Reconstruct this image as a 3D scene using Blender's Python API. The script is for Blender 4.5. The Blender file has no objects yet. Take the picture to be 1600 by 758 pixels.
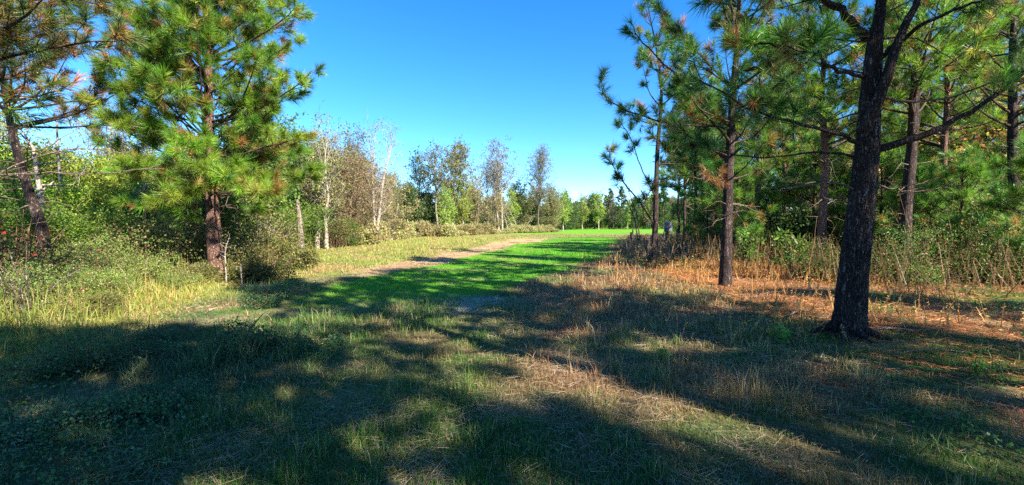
import bpy, math, random
import numpy as np
R = math.radians
# ------------------------------------------------------------------ camera, sky, sun, exposure
scn = bpy.context.scene
COL = scn.collection
F = 680.0                      # focal length in photograph pixels (photograph 1600 x 758)
HORIZ = 352.0
CAMH = 1.6
PITCH = math.atan((379 - HORIZ) / F)
cam_d = bpy.data.cameras.new('camera'); cam = bpy.data.objects.new('camera', cam_d); COL.objects.link(cam)
cam_d.sensor_width = 36; cam_d.lens = 36 * F / 1600; cam_d.clip_start = 0.05; cam_d.clip_end = 6000
cam.location = (0, 0, CAMH); cam.rotation_euler = (R(90) - PITCH, 0, 0)
scn.camera = cam
SUN_EL, SUN_AZ = 36.0, 134.0   # degrees; azimuth clockwise from +Y: to the right and a little behind the camera
wd = bpy.data.worlds.new('World'); scn.world = wd; wd.use_nodes = True
nt = wd.node_tree; nt.nodes.clear()
sky = nt.nodes.new('ShaderNodeTexSky'); sky.sky_type = 'NISHITA'; sky.sun_disc = False
sky.sun_elevation = R(SUN_EL); sky.sun_rotation = R(SUN_AZ); sky.altitude = 100
sky.air_density = 0.75; sky.dust_density = 0.0; sky.ozone_density = 4.0
hs = nt.nodes.new('ShaderNodeHueSaturation'); hs.inputs['Saturation'].default_value = 1.28; hs.inputs['Value'].default_value = 1.0
bg = nt.nodes.new('ShaderNodeBackground'); bg.inputs[1].default_value = 0.083
wo = nt.nodes.new('ShaderNodeOutputWorld')
nt.links.new(sky.outputs[0], hs.inputs['Color']); nt.links.new(hs.outputs[0], bg.inputs[0]); nt.links.new(bg.outputs[0], wo.inputs[0])
sd = bpy.data.lights.new('sun', 'SUN'); sd.energy = 4.1; sd.angle = R(0.55); sd.color = (1.0, 0.90, 0.74)
sun = bpy.data.objects.new('sun', sd); COL.objects.link(sun)
sdir = np.array([math.sin(R(SUN_AZ)) * math.cos(R(SUN_EL)), math.cos(R(SUN_AZ)) * math.cos(R(SUN_EL)), math.sin(R(SUN_EL))])
from mathutils import Vector
sun.rotation_euler = Vector(sdir).to_track_quat('Z', 'Y').to_euler(); sun.location = (30, -20, 40)
scn.view_settings.view_transform = 'Standard'; scn.view_settings.look = 'None'
scn.view_settings.exposure = 2.15; scn.view_settings.gamma = 1
scn.view_settings.use_curve_mapping = False
cy = scn.cycles
cy.max_bounces = 5; cy.diffuse_bounces = 3; cy.glossy_bounces = 2; cy.transmission_bounces = 3; cy.transparent_max_bounces = 4
cy.caustics_reflective = False; cy.caustics_refractive = False
cy.use_denoising = False
try: cy.denoiser = 'OPENIMAGEDENOISE'
except Exception: pass
cy.sample_clamp_indirect = 6
cy.use_adaptive_sampling = False

# ------------------------------------------------------------------ helpers
def W(px, py, Y):
    """a photograph pixel at world depth Y -> world point"""
    c, s = math.cos(PITCH), math.sin(PITCH)
    a, b = (px - 800) / F, (379 - py) / F
    d = np.array([a, c + b * s, -s + b * c])
    return np.array([0, 0, CAMH]) + d * (Y / d[1])
def G(px, py):
    Y = CAMH * F / (py - HORIZ)
    return np.array([(px - 800) / F * Y, Y, 0.0])

def h2(ix, iy, seed):
    n = (ix.astype(np.int64) * 374761393 + iy.astype(np.int64) * 668265263 + seed * 1442695041) & 0xffffffff
    n = ((n ^ (n >> 13)) * 1274126177) & 0xffffffff
    n = n ^ (n >> 16)
    return (n & 0xffff) / 65535.0
def vn(x, y, s, seed=0):
    x = np.asarray(x, float) / s; y = np.asarray(y, float) / s
    ix, iy = np.floor(x), np.floor(y); fx, fy = x - ix, y - iy
    fx = fx * fx * (3 - 2 * fx); fy = fy * fy * (3 - 2 * fy)
    a, b, c, d = h2(ix, iy, seed), h2(ix + 1, iy, seed), h2(ix, iy + 1, seed), h2(ix + 1, iy + 1, seed)
    return (a * (1 - fx) + b * fx) * (1 - fy) + (c * (1 - fx) + d * fx) * fy
def fbm(x, y, s, seed=0, o=3):
    t = 0; w = 0
    for i in range(o):
        t = t + vn(x, y, s / 2 ** i, seed + i * 7) * .5 ** i; w += .5 ** i
    return t / w
def sm(x, a, b):
    t = np.clip((x - a) / (b - a), 0, 1); return t * t * (3 - 2 * t)
def ip(Y, pts):
    return np.interp(Y, [p[0] for p in pts], [p[1] for p in pts])
def unit(v):
    return v / np.maximum(np.linalg.norm(v, axis=-1, keepdims=True), 1e-9)

def mesh_np(name, V, faces, mat, col=None, parent=None, smooth=False):
    """faces: list of int arrays (M,k)"""
    me = bpy.data.meshes.new(name)
    V = np.ascontiguousarray(V, dtype=np.float32)
    me.vertices.add(len(V)); me.vertices.foreach_set('co', V.ravel())
    faces = [f for f in faces if len(f)]
    li = np.concatenate([f.ravel() for f in faces]).astype(np.int32)
    cnt = np.concatenate([np.full(len(f), f.shape[1]) for f in faces]).astype(np.int32)
    st = np.concatenate([[0], np.cumsum(cnt)[:-1]]).astype(np.int32)
    me.loops.add(len(li)); me.loops.foreach_set('vertex_index', li)
    me.polygons.add(len(cnt)); me.polygons.foreach_set('loop_start', st); me.polygons.foreach_set('loop_total', cnt)
    if smooth: me.polygons.foreach_set('use_smooth', np.ones(len(cnt), bool))
    me.update(calc_edges=True)
    if col is not None:
        at = me.color_attributes.new('col', 'FLOAT_COLOR', 'POINT')
        c = np.ones((len(V), 4), np.float32); c[:, :3] = col
        at.data.foreach_set('color', c.ravel())
    me.materials.append(mat)
    o = bpy.data.objects.new(name, me); COL.objects.link(o)
    if parent is not None: o.parent = parent
    return o

class Tubes:
    def __init__(s): s.V = []; s.F = []; s.C = []; s.n = 0
    def add(s, P, r, k=5, cap=True):
        P = np.asarray(P, float); r = np.asarray(r, float); n = len(P)
        T = np.gradient(P, axis=0); T = unit(T)
        m = T.mean(0); ref = np.array([0, 0, 1.]) if abs(m[2]) < .8 * np.linalg.norm(m) else np.array([1., 0, 0])
        A = unit(np.cross(T, ref)); B = np.cross(T, A)
        a = np.arange(k) * 2 * np.pi / k
        ring = P[:, None] + r[:, None, None] * (A[:, None] * np.cos(a)[None, :, None] + B[:, None] * np.sin(a)[None, :, None])
        s.V.append(ring.reshape(-1, 3))
        i = np.arange(n - 1)[:, None] * k + s.n; j = np.arange(k)[None]; j2 = (j + 1) % k
        s.F.append(np.stack([i + j, i + j2, i + k + j2, i + k + j], -1).reshape(-1, 4))
        s.n += n * k
    def obj(s, name, mat, parent=None):
        return mesh_np(name, np.concatenate(s.V), [np.concatenate(s.F)], mat, None, parent, True)

def empty(name, loc, label, cat, group=None, kind=None):
    o = bpy.data.objects.new(name, None); COL.objects.link(o); o.location = loc; o.empty_display_size = .2
    return tag(o, label, cat, group, kind)
def tag(o, label=None, cat=None, group=None, kind=None):
    if label: o['label'] = label
    if cat: o['category'] = cat
    if group: o['group'] = group
    if kind: o['kind'] = kind
    return o
def dup(root, loc, rz=0, sc=1.0, label=None, group=None, tilt=(0, 0)):
    r = root.copy(); COL.objects.link(r); r.location = loc
    r.rotation_euler = (tilt[0], tilt[1], rz); r.scale = (sc, sc, sc) if not isinstance(sc, tuple) else sc
    if label: r['label'] = label
    if group: r['group'] = group
    for ch in list(root.children):
        c = ch.copy(); COL.objects.link(c); c.parent = r
        for g in ch.children:
            d = g.copy(); COL.objects.link(d); d.parent = c
    return r

# ------------------------------------------------------------------ materials
def newmat(name):
    m = bpy.data.materials.new(name); m.use_nodes = True; n = m.node_tree; n.nodes.clear(); return m, n
def leaf_mat(name, trans=.35, rough=.55, spec=.25, var=.25, hue=.02, sat=1.0):
    m, n = newmat(name)
    at = n.nodes.new('ShaderNodeAttribute'); at.attribute_name = 'col'
    oi = n.nodes.new('ShaderNodeObjectInfo')
    hsv = n.nodes.new('ShaderNodeHueSaturation')
    mr = n.nodes.new('ShaderNodeMapRange'); mr.inputs[3].default_value = 1 - var; mr.inputs[4].default_value = 1 + var
    mh = n.nodes.new('ShaderNodeMapRange'); mh.inputs[3].default_value = .5 - hue; mh.inputs[4].default_value = .5 + hue
    n.links.new(oi.outputs['Random'], mr.inputs[0]); n.links.new(mr.outputs[0], hsv.inputs['Value'])
    n.links.new(oi.outputs['Random'], mh.inputs[0]); n.links.new(mh.outputs[0], hsv.inputs['Hue'])
    hsv.inputs['Saturation'].default_value = sat
    n.links.new(at.outputs['Color'], hsv.inputs['Color'])
    p = n.nodes.new('ShaderNodeBsdfPrincipled'); p.inputs['Roughness'].default_value = rough
    p.inputs['Specular IOR Level'].default_value = spec
    t = n.nodes.new('ShaderNodeBsdfTranslucent'); mx = n.nodes.new('ShaderNodeMixShader'); mx.inputs[0].default_value = trans
    o = n.nodes.new('ShaderNodeOutputMaterial')
    n.links.new(hsv.outputs[0], p.inputs['Base Color']); n.links.new(hsv.outputs[0], t.inputs['Color'])
    n.links.new(p.outputs[0], mx.inputs[1]); n.links.new(t.outputs[0], mx.inputs[2]); n.links.new(mx.outputs[0], o.inputs[0])
    return m
def bark_mat(name, dark, light, sx=14, sz=3.0, bump=.03, rough=.9, lichen=None):
    m, n = newmat(name)
    tc = n.nodes.new('ShaderNodeTexCoord')
    def noise(scale, sxy, szz, det=5, rg_=.6, dist=0.0):
        mp = n.nodes.new('ShaderNodeMapping'); mp.inputs['Scale'].default_value = (sxy, sxy, szz); n.links.new(tc.outputs['Object'], mp.inputs[0])
        z = n.nodes.new('ShaderNodeTexNoise'); z.inputs['Scale'].default_value = scale; z.inputs['Detail'].default_value = det
        z.inputs['Roughness'].default_value = rg_; z.inputs['Distortion'].default_value = dist; n.links.new(mp.outputs[0], z.inputs[0]); return z
    def math_(op, x, y):
        q = n.nodes.new('ShaderNodeMath'); q.operation = op
        for k_, v in enumerate((x, y)):
            if isinstance(v, (int, float)): q.inputs[k_].default_value = v
            elif v is not None: n.links.new(v, q.inputs[k_])
        return q.outputs[0]
    a_ = noise(1, sx, sz, 4, .55, 1.2)                 # long furrows: thin zero crossings of stretched noise
    f1 = math_('ABSOLUTE', math_('SUBTRACT', a_.outputs['Fac'], .5), None)
    b_ = noise(1, sx * 1.1, sx * .8, 3, .6, .6)        # cross breaks between plates
    f2 = math_('MULTIPLY', math_('ABSOLUTE', math_('SUBTRACT', b_.outputs['Fac'], .48), None), 1.8)
    fr = math_('MINIMUM', f1, f2)
    rp = n.nodes.new('ShaderNodeValToRGB'); e = rp.color_ramp.elements
    e[0].position = 0.0; e[0].color = (*[c * .45 for c in dark], 1); e[1].position = .14; e[1].color = (*light, 1)
    x = e.new(.035); x.color = (*dark, 1)
    n.links.new(fr, rp.inputs[0])
    n2 = noise(1, sx * 3, sx * 1.2, 7, .7); n4 = noise(1, 2.2, 1.2, 3)
    def ramp(src, p0, p1, c0, c1):
        r2 = n.nodes.new('ShaderNodeValToRGB'); r2.color_ramp.elements[0].position = p0; r2.color_ramp.elements[0].color = (*c0, 1)
        r2.color_ramp.elements[1].position = p1; r2.color_ramp.elements[1].color = (*c1, 1); n.links.new(src.outputs['Fac'], r2.inputs[0]); return r2.outputs[0]
    def mul(c0, c1):
        mx = n.nodes.new('ShaderNodeMixRGB'); mx.blend_type = 'MULTIPLY'; mx.inputs[0].default_value = 1; n.links.new(c0, mx.inputs[1]); n.links.new(c1, mx.inputs[2]); return mx.outputs[0]
    colr = mul(rp.outputs[0], ramp(n2, .3, .7, (.45, .45, .46), (1.4, 1.35, 1.3)))
    colr = mul(colr, ramp(n4, .35, .65, (.75, .72, .72), (1.15, 1.12, 1.1)))
    if lichen:
        n3 = noise(5, 1, 1, 5)
        r3 = n.nodes.new('ShaderNodeValToRGB'); r3.color_ramp.elements[0].position = .58; r3.color_ramp.elements[1].position = .66
        n.links.new(n3.outputs['Fac'], r3.inputs[0])
        m3 = n.nodes.new('ShaderNodeMixRGB'); n.links.new(r3.outputs[0], m3.inputs[0]); n.links.new(colr, m3.inputs[1]); m3.inputs[2].default_value = (*lichen, 1)
        colr = m3.outputs[0]
    bp = n.nodes.new('ShaderNodeBump'); bp.inputs['Strength'].default_value = 1; bp.inputs['Distance'].default_value = bump * 1.6
    hgt = math_('ADD', math_('MULTIPLY', math_('MINIMUM', fr, .12), 6.0), math_('MULTIPLY', n2.outputs['Fac'], .5))
    n.links.new(hgt, bp.inputs['Height'])
    p = n.nodes.new('ShaderNodeBsdfPrincipled'); p.inputs['Roughness'].default_value = rough; p.inputs['Specular IOR Level'].default_value = .15
    o = n.nodes.new('ShaderNodeOutputMaterial')
    n.links.new(colr, p.inputs['Base Color']); n.links.new(bp.outputs[0], p.inputs['Normal']); n.links.new(p.outputs[0], o.inputs[0])
    return m
def plain_mat(name, col, rough=.8, noise=.4, ns=20):
    m, n = newmat(name)
    tc = n.nodes.new('ShaderNodeTexCoord'); nz = n.nodes.new('ShaderNodeTexNoise'); nz.inputs['Scale'].default_value = ns; nz.inputs['Detail'].default_value = 5
    n.links.new(tc.outputs['Object'], nz.inputs[0])
    rp = n.nodes.new('ShaderNodeValToRGB'); rp.color_ramp.elements[0].position = .3; rp.color_ramp.elements[1].position = .7
    rp.color_ramp.elements[0].color = (*[c * (1 - noise) for c in col], 1); rp.color_ramp.elements[1].color = (*[min(1, c * (1 + noise)) for c in col], 1)
    n.links.new(nz.outputs['Fac'], rp.inputs[0])
    bp = n.nodes.new('ShaderNodeBump'); bp.inputs['Distance'].default_value = .01; n.links.new(nz.outputs['Fac'], bp.inputs['Height'])
    p = n.nodes.new('ShaderNodeBsdfPrincipled'); p.inputs['Roughness'].default_value = rough; p.inputs['Specular IOR Level'].default_value = .2
    o = n.nodes.new('ShaderNodeOutputMaterial')
    n.links.new(rp.outputs[0], p.inputs['Base Color']); n.links.new(bp.outputs[0], p.inputs['Normal']); n.links.new(p.outputs[0], o.inputs[0])
    return m

M_needle = leaf_mat('pine_needles', .42, .42, .45, .15, .01)
M_leaf = leaf_mat('leaves', .42, .5, .3, .22, .018)
M_grass = leaf_mat('grass_blades', .38, .5, .3, 0, 0)
M_straw = leaf_mat('dry_straw', .25, .6, .2, 0, 0)
M_bark = bark_mat('pine_bark', (.055, .042, .042), (.24, .185, .175), 20, 2.6, .03)
M_barkp = bark_mat('pink_pine_bark', (.24, .14, .115), (.60, .40, .33), 18, 5, .03)
M_branch = bark_mat('branch_bark', (.075, .058, .05), (.20, .16, .14), 30, 30, .006)
M_deadw = bark_mat('dead_branch_bark', (.17, .13, .10), (.38, .31, .25), 30, 30, .005)
M_grey = bark_mat('grey_bark', (.20, .17, .15), (.50, .45, .40), 10, 4, .01, lichen=(.20, .22, .15))
M_white = bark_mat('white_bark', (.36, .32, .28), (.66, .62, .56), 9, 5, .008)
M_darkbark = bark_mat('dark_grey_bark', (.10, .085, .075), (.28, .23, .20), 10, 4, .01)
M_brown = bark_mat('brown_stem', (.14, .09, .06), (.34, .23, .16), 20, 10, .005)

# ------------------------------------------------------------------ terrain
XV = [(0, -4.6), (5.2, -5.0), (6.5, -5.6), (11, -7.5), (15, -8.8), (22, -10.8), (33, -13.6), (42, -12.6), (68, -15), (99, -3), (180, 22)]   # tall weeds start
XG0 = [(6, -5.9), (8.5, -5.3), (10.6, -4.8), (18.8, -2.7), (42, 2.2), (60, 6)]
XG1 = [(6, -4.0), (8.5, -2.2), (10, -.8), (14, 1.5), (25, 5.8), (54, 12.4), (60, 13.4)]
XS = [(0, 3.6), (6, 3.9), (11, 4.5), (18, 5.0), (30, 8.0), (54, 13.5), (90, 22)]      # pine straw starts
def height(x, y):
    x = np.asarray(x, float); y = np.asarray(y, float)
    d = np.hypot(x, y)
    z = (fbm(x, y, 3.2, 3, 3) - .5) * .16 * sm(d, 1.0, 4.0) + (fbm(x, y, 14, 9, 2) - .5) * .25 * sm(d, 6, 20)
    z = z * (1 - .6 * sm(d, 40, 90))
    xv = ip(y, XV); z = z + .25 * sm(xv - x, 0, 5) * (1 - sm(y, 40, 70))
    xs = ip(y, XS); z = z + .12 * sm(x - xs, 0, 3)
    return z
def mixc(a, b, t):
    return a * (1 - t[:, None]) + np.asarray(b, float)[None] * t[:, None]
def zones(x, y):
    x = np.asarray(x, float); y = np.asarray(y, float)
    w = (fbm(x, y, 2.5, 21) - .5) * 1.6 * np.clip(y / 18, .35, 1.6)
    xw = x + w
    Z = {}
    xg0, xg1 = ip(y, XG0), ip(y, XG1)
    Z['green'] = sm(xw, xg0 - .25, xg0 + .25) * (1 - sm(xw, xg1 - .5, xg1 + .5)) * sm(y + w, 7.0, 11.0) * (1 - sm(y, 52, 60))
    tw = ip(y, [(6, .9), (10, 1.3), (19, 1.6), (30, 2.4), (42, 4.2), (60, 3)])
    Z['track'] = sm(xw, xg0 - tw - .4, xg0 - tw + .2) * (1 - sm(xw, xg0 - .2, xg0 + .2)) * sm(y, 7, 9) * (1 - sm(y, 50, 62))
    Z['track'] = Z['track'] * (1 - .9 * (1 - sm(y, 11, 17)) * sm(vn(x, y, 1.3, 88), .2, .5))
    Z['far'] = sm(y, 78, 84)
    Z['verge'] = sm(ip(y, XV) - xw, -.3, .5) * (1 - sm(y, 50, 60))
    Z['straw'] = sm(xw, ip(y, XS) - .4, ip(y, XS) + .6) * (1 - sm(y, 60, 70))
    Z['dry'] = sm(xw, -.6, .6) * (1 - Z['straw']) * sm(y, 3.2, 4.4) * (1 - sm(xw - xg1, -3, .5) * 0) * (1 - Z['green']) * (1 - sm(y, 30, 40))
    Z['pale'] = (xw < xg0 - tw) * 1.0
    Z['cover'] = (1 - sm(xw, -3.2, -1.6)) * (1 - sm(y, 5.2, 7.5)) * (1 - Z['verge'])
    return Z
def gcolor(x, y, soil=False):
    Z = zones(x, y); n = len(x)
    a = fbm(x, y, 1.1, 40, 3); b = fbm(x, y, .35, 50, 2)
    c = np.tile(np.array([.085, .175, .030]), (n, 1))
    c = mixc(c, (.05, .15, .04), sm(fbm(x, y, .9, 140), .5, .7) * .7); c = mixc(c, (.23, .155, .075), sm(a, .52, .68) * .7)
    c = mixc(c, (.19, .21, .07), sm(b, .5, .8) * .5)
    c = mixc(c, (.34, .155, .07), Z['dry'] * sm(a + b * .4, .45, .8) * .95)
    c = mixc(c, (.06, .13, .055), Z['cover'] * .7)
    pale = Z['pale'] * sm(y, 7, 10)
    c = mixc(c, (.30, .34, .07), pale * .85)
    c = mixc(c, (.42, .30, .13), pale * sm(a, .48, .66) * .75)
    c = mixc(c, (.30, .30, .09), sm(y, 55, 62) * (1 - Z['far']) * .8)
    c = mixc(c, (.16, .38, .028), Z['far'])
    c = mixc(c, (.10, .34, .016), Z['green'] * .95); c = mixc(c, (.18, .32, .03), Z['green'] * sm(fbm(x, y, 2.2, 61), .45, .7) * .6); c = mixc(c, (.34, .30, .12), Z['green'] * sm(fbm(x, y, .9, 62), .62, .74) * .55)
    c = mixc(c, (.55, .37, .20), Z['track'] * sm(a + .25, .45, .7))
    c = mixc(c, (.32, .32, .065), Z['verge'] * .8)
    c = mixc(c, (.42, .30, .12), Z['verge'] * sm(a, .5, .7) * .7)
    c = mixc(c, (.30, .15, .07), Z['straw'] * sm(a + .08, .45, .62) * .9); c = mixc(c, (.46, .17, .05), Z['straw'] * sm(y, 10, 12) * (1 - sm(y, 15, 18)) * .7)
    if soil:
        s = np.tile(np.array([.115, .075, .05]), (n, 1))
        k = np.clip(.5 + .45 * Z['green'] + .5 * Z['far'] + .3 * Z['track'] + .4 * Z['straw'] + .2 * pale + .45 * sm(y, 20, 60), 0, 1)
        bare = sm(vn(x, y, .8, 77), .75, .9) * (1 - Z['green']) * (y < 14)
        c = s * (1 - k[:, None]) + c * k[:, None] * .8
        c = mixc(c, (.34, .25, .16), bare * .5)
        # the pale sandy patch in the strip
        q = np.exp(-(((x + .75) / .9) ** 2 + ((y - 9.3) / .55) ** 2)) + np.exp(-(((x + 1.5) / .7) ** 2 + ((y - 8.4) / .4) ** 2))
        c = mixc(c, (.50, .44, .40), np.clip(q * 1.2, 0, .6) * (.4 + .8 * vn(x, y, .3, 71)))
    return c
def axis(a0, a1, s0, g, lim):
    neg = [a0]; s = s0
    while neg[-1] > -lim: s *= g; neg.append(neg[-1] - s)
    pos = [a1]; s = s0
    while pos[-1] < lim: s *= g; pos.append(pos[-1] + s)
    mid = list(np.arange(a0, a1, s0))
    return np.array(neg[:0:-1] + mid + pos)
gx = axis(-14, 14, .14, 1.08, 3000); gy = axis(-4, 22, .14, 1.06, 3000)
X, Y = np.meshgrid(gx, gy); x, y = X.ravel(), Y.ravel()
Vg = np.stack([x, y, height(x, y)], -1); nx, ny = len(gx), len(gy)
i = (np.arange(ny - 1)[:, None] * nx + np.arange(nx - 1)[None]).ravel()
Fg = np.stack([i, i + 1, i + nx + 1, i + nx], -1)
m, n = newmat('soil_and_turf')
at = n.nodes.new('ShaderNodeAttribute'); at.attribute_name = 'col'
tc = n.nodes.new('ShaderNodeTexCoord')
nz = n.nodes.new('ShaderNodeTexNoise'); nz.inputs['Scale'].default_value = 6; nz.inputs['Detail'].default_value = 9; nz.inputs['Roughness'].default_value = .7
n.links.new(tc.outputs['Object'], nz.inputs[0])
rp = n.nodes.new('ShaderNodeValToRGB'); rp.color_ramp.elements[0].position = .3; rp.color_ramp.elements[0].color = (.4, .4, .4, 1)
rp.color_ramp.elements[1].position = .7; rp.color_ramp.elements[1].color = (1.4, 1.4, 1.4, 1); n.links.new(nz.outputs['Fac'], rp.inputs[0])
mx = n.nodes.new('ShaderNodeMixRGB'); mx.blend_type = 'MULTIPLY'; mx.inputs[0].default_value = 1
n.links.new(at.outputs['Color'], mx.inputs[1]); n.links.new(rp.outputs[0], mx.inputs[2])
bp = n.nodes.new('ShaderNodeBump'); bp.inputs['Distance'].default_value = .06; n.links.new(nz.outputs['Fac'], bp.inputs['Height'])
p = n.nodes.new('ShaderNodeBsdfPrincipled'); p.inputs['Roughness'].default_value = .95; p.inputs['Specular IOR Level'].default_value = .1
o = n.nodes.new('ShaderNodeOutputMaterial')
n.links.new(mx.outputs[0], p.inputs['Base Color']); n.links.new(bp.outputs[0], p.inputs['Normal']); n.links.new(p.outputs[0], o.inputs[0])
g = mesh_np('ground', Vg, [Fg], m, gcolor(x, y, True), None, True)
tag(g, 'uneven grassy clearing floor with bare soil and straw patches', 'ground', kind='structure')

# ------------------------------------------------------------------ foliage builders
def blades(name, P, H, Wd, C, rng, mat, lean=.5, label=None, cat=None, dir_=None, seg=2, kind='stuff', parent=None, curl=.6):
    """upright grass blades: P base points (N,3), H heights, Wd widths, C colours"""
    N = len(P); az = rng.uniform(0, 2 * np.pi, N); ln = np.abs(rng.normal(0, lean, N)) * H
    D = np.stack([np.cos(az), np.sin(az), np.zeros(N)], -1)
    wa = rng.uniform(0, np.pi, N); S = np.stack([np.cos(wa), np.sin(wa), np.zeros(N)], -1) * Wd[:, None] * .5
    up = np.array([0, 0, 1.])
    hz = np.sqrt(np.maximum(H ** 2 - (ln * .8) ** 2, (.3 * H) ** 2))
    mid = P + up * (hz * .6)[:, None] + D * (ln * (.5 - .25 * curl))[:, None]
    tip = P + up * (hz * (1 - .15 * curl * np.clip(ln / H, 0, 1)))[:, None] + D * ln[:, None]
    if seg == 2:
        V = np.stack([P - S, P + S, mid + S * .7, mid - S * .7, tip], 1).reshape(-1, 3)
        b = np.arange(N)[:, None] * 5
        fq = b + np.array([[0, 1, 2, 3]]); ft = b + np.array([[3, 2, 4]])
        cc = np.repeat(C, 5, 0).reshape(N, 5, 3); cc[:, :2] *= .8
        ob = mesh_np(name, V, [fq, ft], mat, cc.reshape(-1, 3), parent)
    else:
        V = np.stack([P - S, P + S, tip], 1).reshape(-1, 3); b = np.arange(N)[:, None] * 3
        ob = mesh_np(name, V, [b + np.array([[0, 1, 2]])], mat, np.repeat(C, 3, 0), parent)
    if label: tag(ob, label, cat, kind=kind)
    return ob
def rhombs(P, D, size, wr, C, rng, fold=0.0):
    N = len(P); S = unit(np.cross(D, rng.normal(size=(N, 3)))) * (size * wr)[:, None]
    m_ = P + D * (size * .45)[:, None]
    V = np.stack([P, m_ + S, P + D * size[:, None], m_ - S], 1).reshape(-1, 3)
    b = np.arange(N)[:, None] * 4
    return V, b + np.array([[0, 1, 2, 3]]), np.repeat(C, 4, 0)
def jit(C, rng, a=.2, h=.05):
    N = len(C); return np.clip(C * (1 + rng.normal(0, a, (N, 1))) * (1 + rng.normal(0, h, (N, 3))), .004, .95)
def pal(cols, wts, N, rng):
    cols = np.array(cols); wts = np.array(wts, float); return cols[rng.choice(len(cols), N, p=wts / wts.sum())]

def needles(tufts, rng, Wn, mat, name, parent, cols, two=False, brown=.05):
    """tufts: list of (tip(3), dir(3), length, count, seg)"""
    P = np.array([t[0] for t in tufts]); D = unit(np.array([t[1] for t in tufts])); L = np.array([t[2] for t in tufts])
    cnt = np.array([t[3] for t in tufts]); sg = np.array([t[4] for t in tufts])
    tc_ = jit(pal(cols[0], cols[1], len(P), rng), rng, .27, .06)
    isb = rng.random(len(P)) < brown
    tc_[isb] = jit(np.tile([.42, .20, .07], (isb.sum(), 1)), rng, .2, .06)
    idx = np.repeat(np.arange(len(P)), cnt); N = len(idx)
    p, d, l = P[idx], D[idx], L[idx]
    u = rng.random(N) ** 1.2                      # 0 at the tip, 1 at the old end of the shoot
    base = p - d * (u * sg[idx])[:, None]
    q = unit(np.cross(d, rng.normal(size=(N, 3))))
    ang = R(8) + u * R(62) + np.abs(rng.normal(0, R(13), N))
    nd = d * np.cos(ang)[:, None] + q * np.sin(ang)[:, None]
    nd = unit(nd + np.array([0, 0, -.08]))
    ln = l * rng.uniform(.7, 1.08, N)
    s = unit(np.cross(nd, rng.normal(size=(N, 3)))) * (Wn * .5)
    c = tc_[idx] * (1 + rng.normal(0, .14, (N, 1))); old = (u > .8) & (rng.random(N) < .12); c[old] = [.36, .20, .08]
    c = np.clip(c, .004, .9)
    if two:
        mid = base + nd * (ln * .55)[:, None]; tip = base + nd * ln[:, None] + np.array([0, 0, -1.]) * (ln * .13)[:, None]
        V = np.stack([base - s, base + s, mid + s * .9, mid - s * .9, tip], 1).reshape(-1, 3); b = np.arange(N)[:, None] * 5
        return mesh_np(name, V, [b + np.array([[0, 1, 2, 3]]), b + np.array([[3, 2, 4]])], mat, np.repeat(c, 5, 0), parent)
    tip = base + nd * ln[:, None] + np.array([0, 0, -1.]) * (ln * .06)[:, None]
    V = np.stack([base - s, base + s, tip], 1).reshape(-1, 3); b = np.arange(N)[:, None] * 3
    return mesh_np(name, V, [b + np.array([[0, 1, 2]])], mat, np.repeat(c, 3, 0), parent)

GREEN = ([[.13, .30, .026], [.19, .36, .03], [.08, .22, .03], [.30, .36, .05], [.42, .30, .07]], [4, 4, 3, 1.5, .8])
BLUEG = ([[.06, .19, .03], [.09, .24, .03], [.045, .15, .04], [.19, .29, .035], [.36, .24, .06]], [4, 3, 2.4, 1.8, .4])

def spline(P, k):
    P = np.asarray(P, float); t = np.linspace(0, len(P) - 1, k); out = []
    for tt in t:
        i1 = min(int(tt), len(P) - 2); u = tt - i1
        p0 = P[max(i1 - 1, 0)]; p1 = P[i1]; p2 = P[i1 + 1]; p3 = P[min(i1 + 2, len(P) - 1)]
        out.append(.5 * (2 * p1 + (p2 - p0) * u + (2 * p0 - 5 * p1 + 4 * p2 - p3) * u * u + (3 * p1 - p0 - 3 * p2 + p3) * u ** 3))
    return np.array(out)

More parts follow.
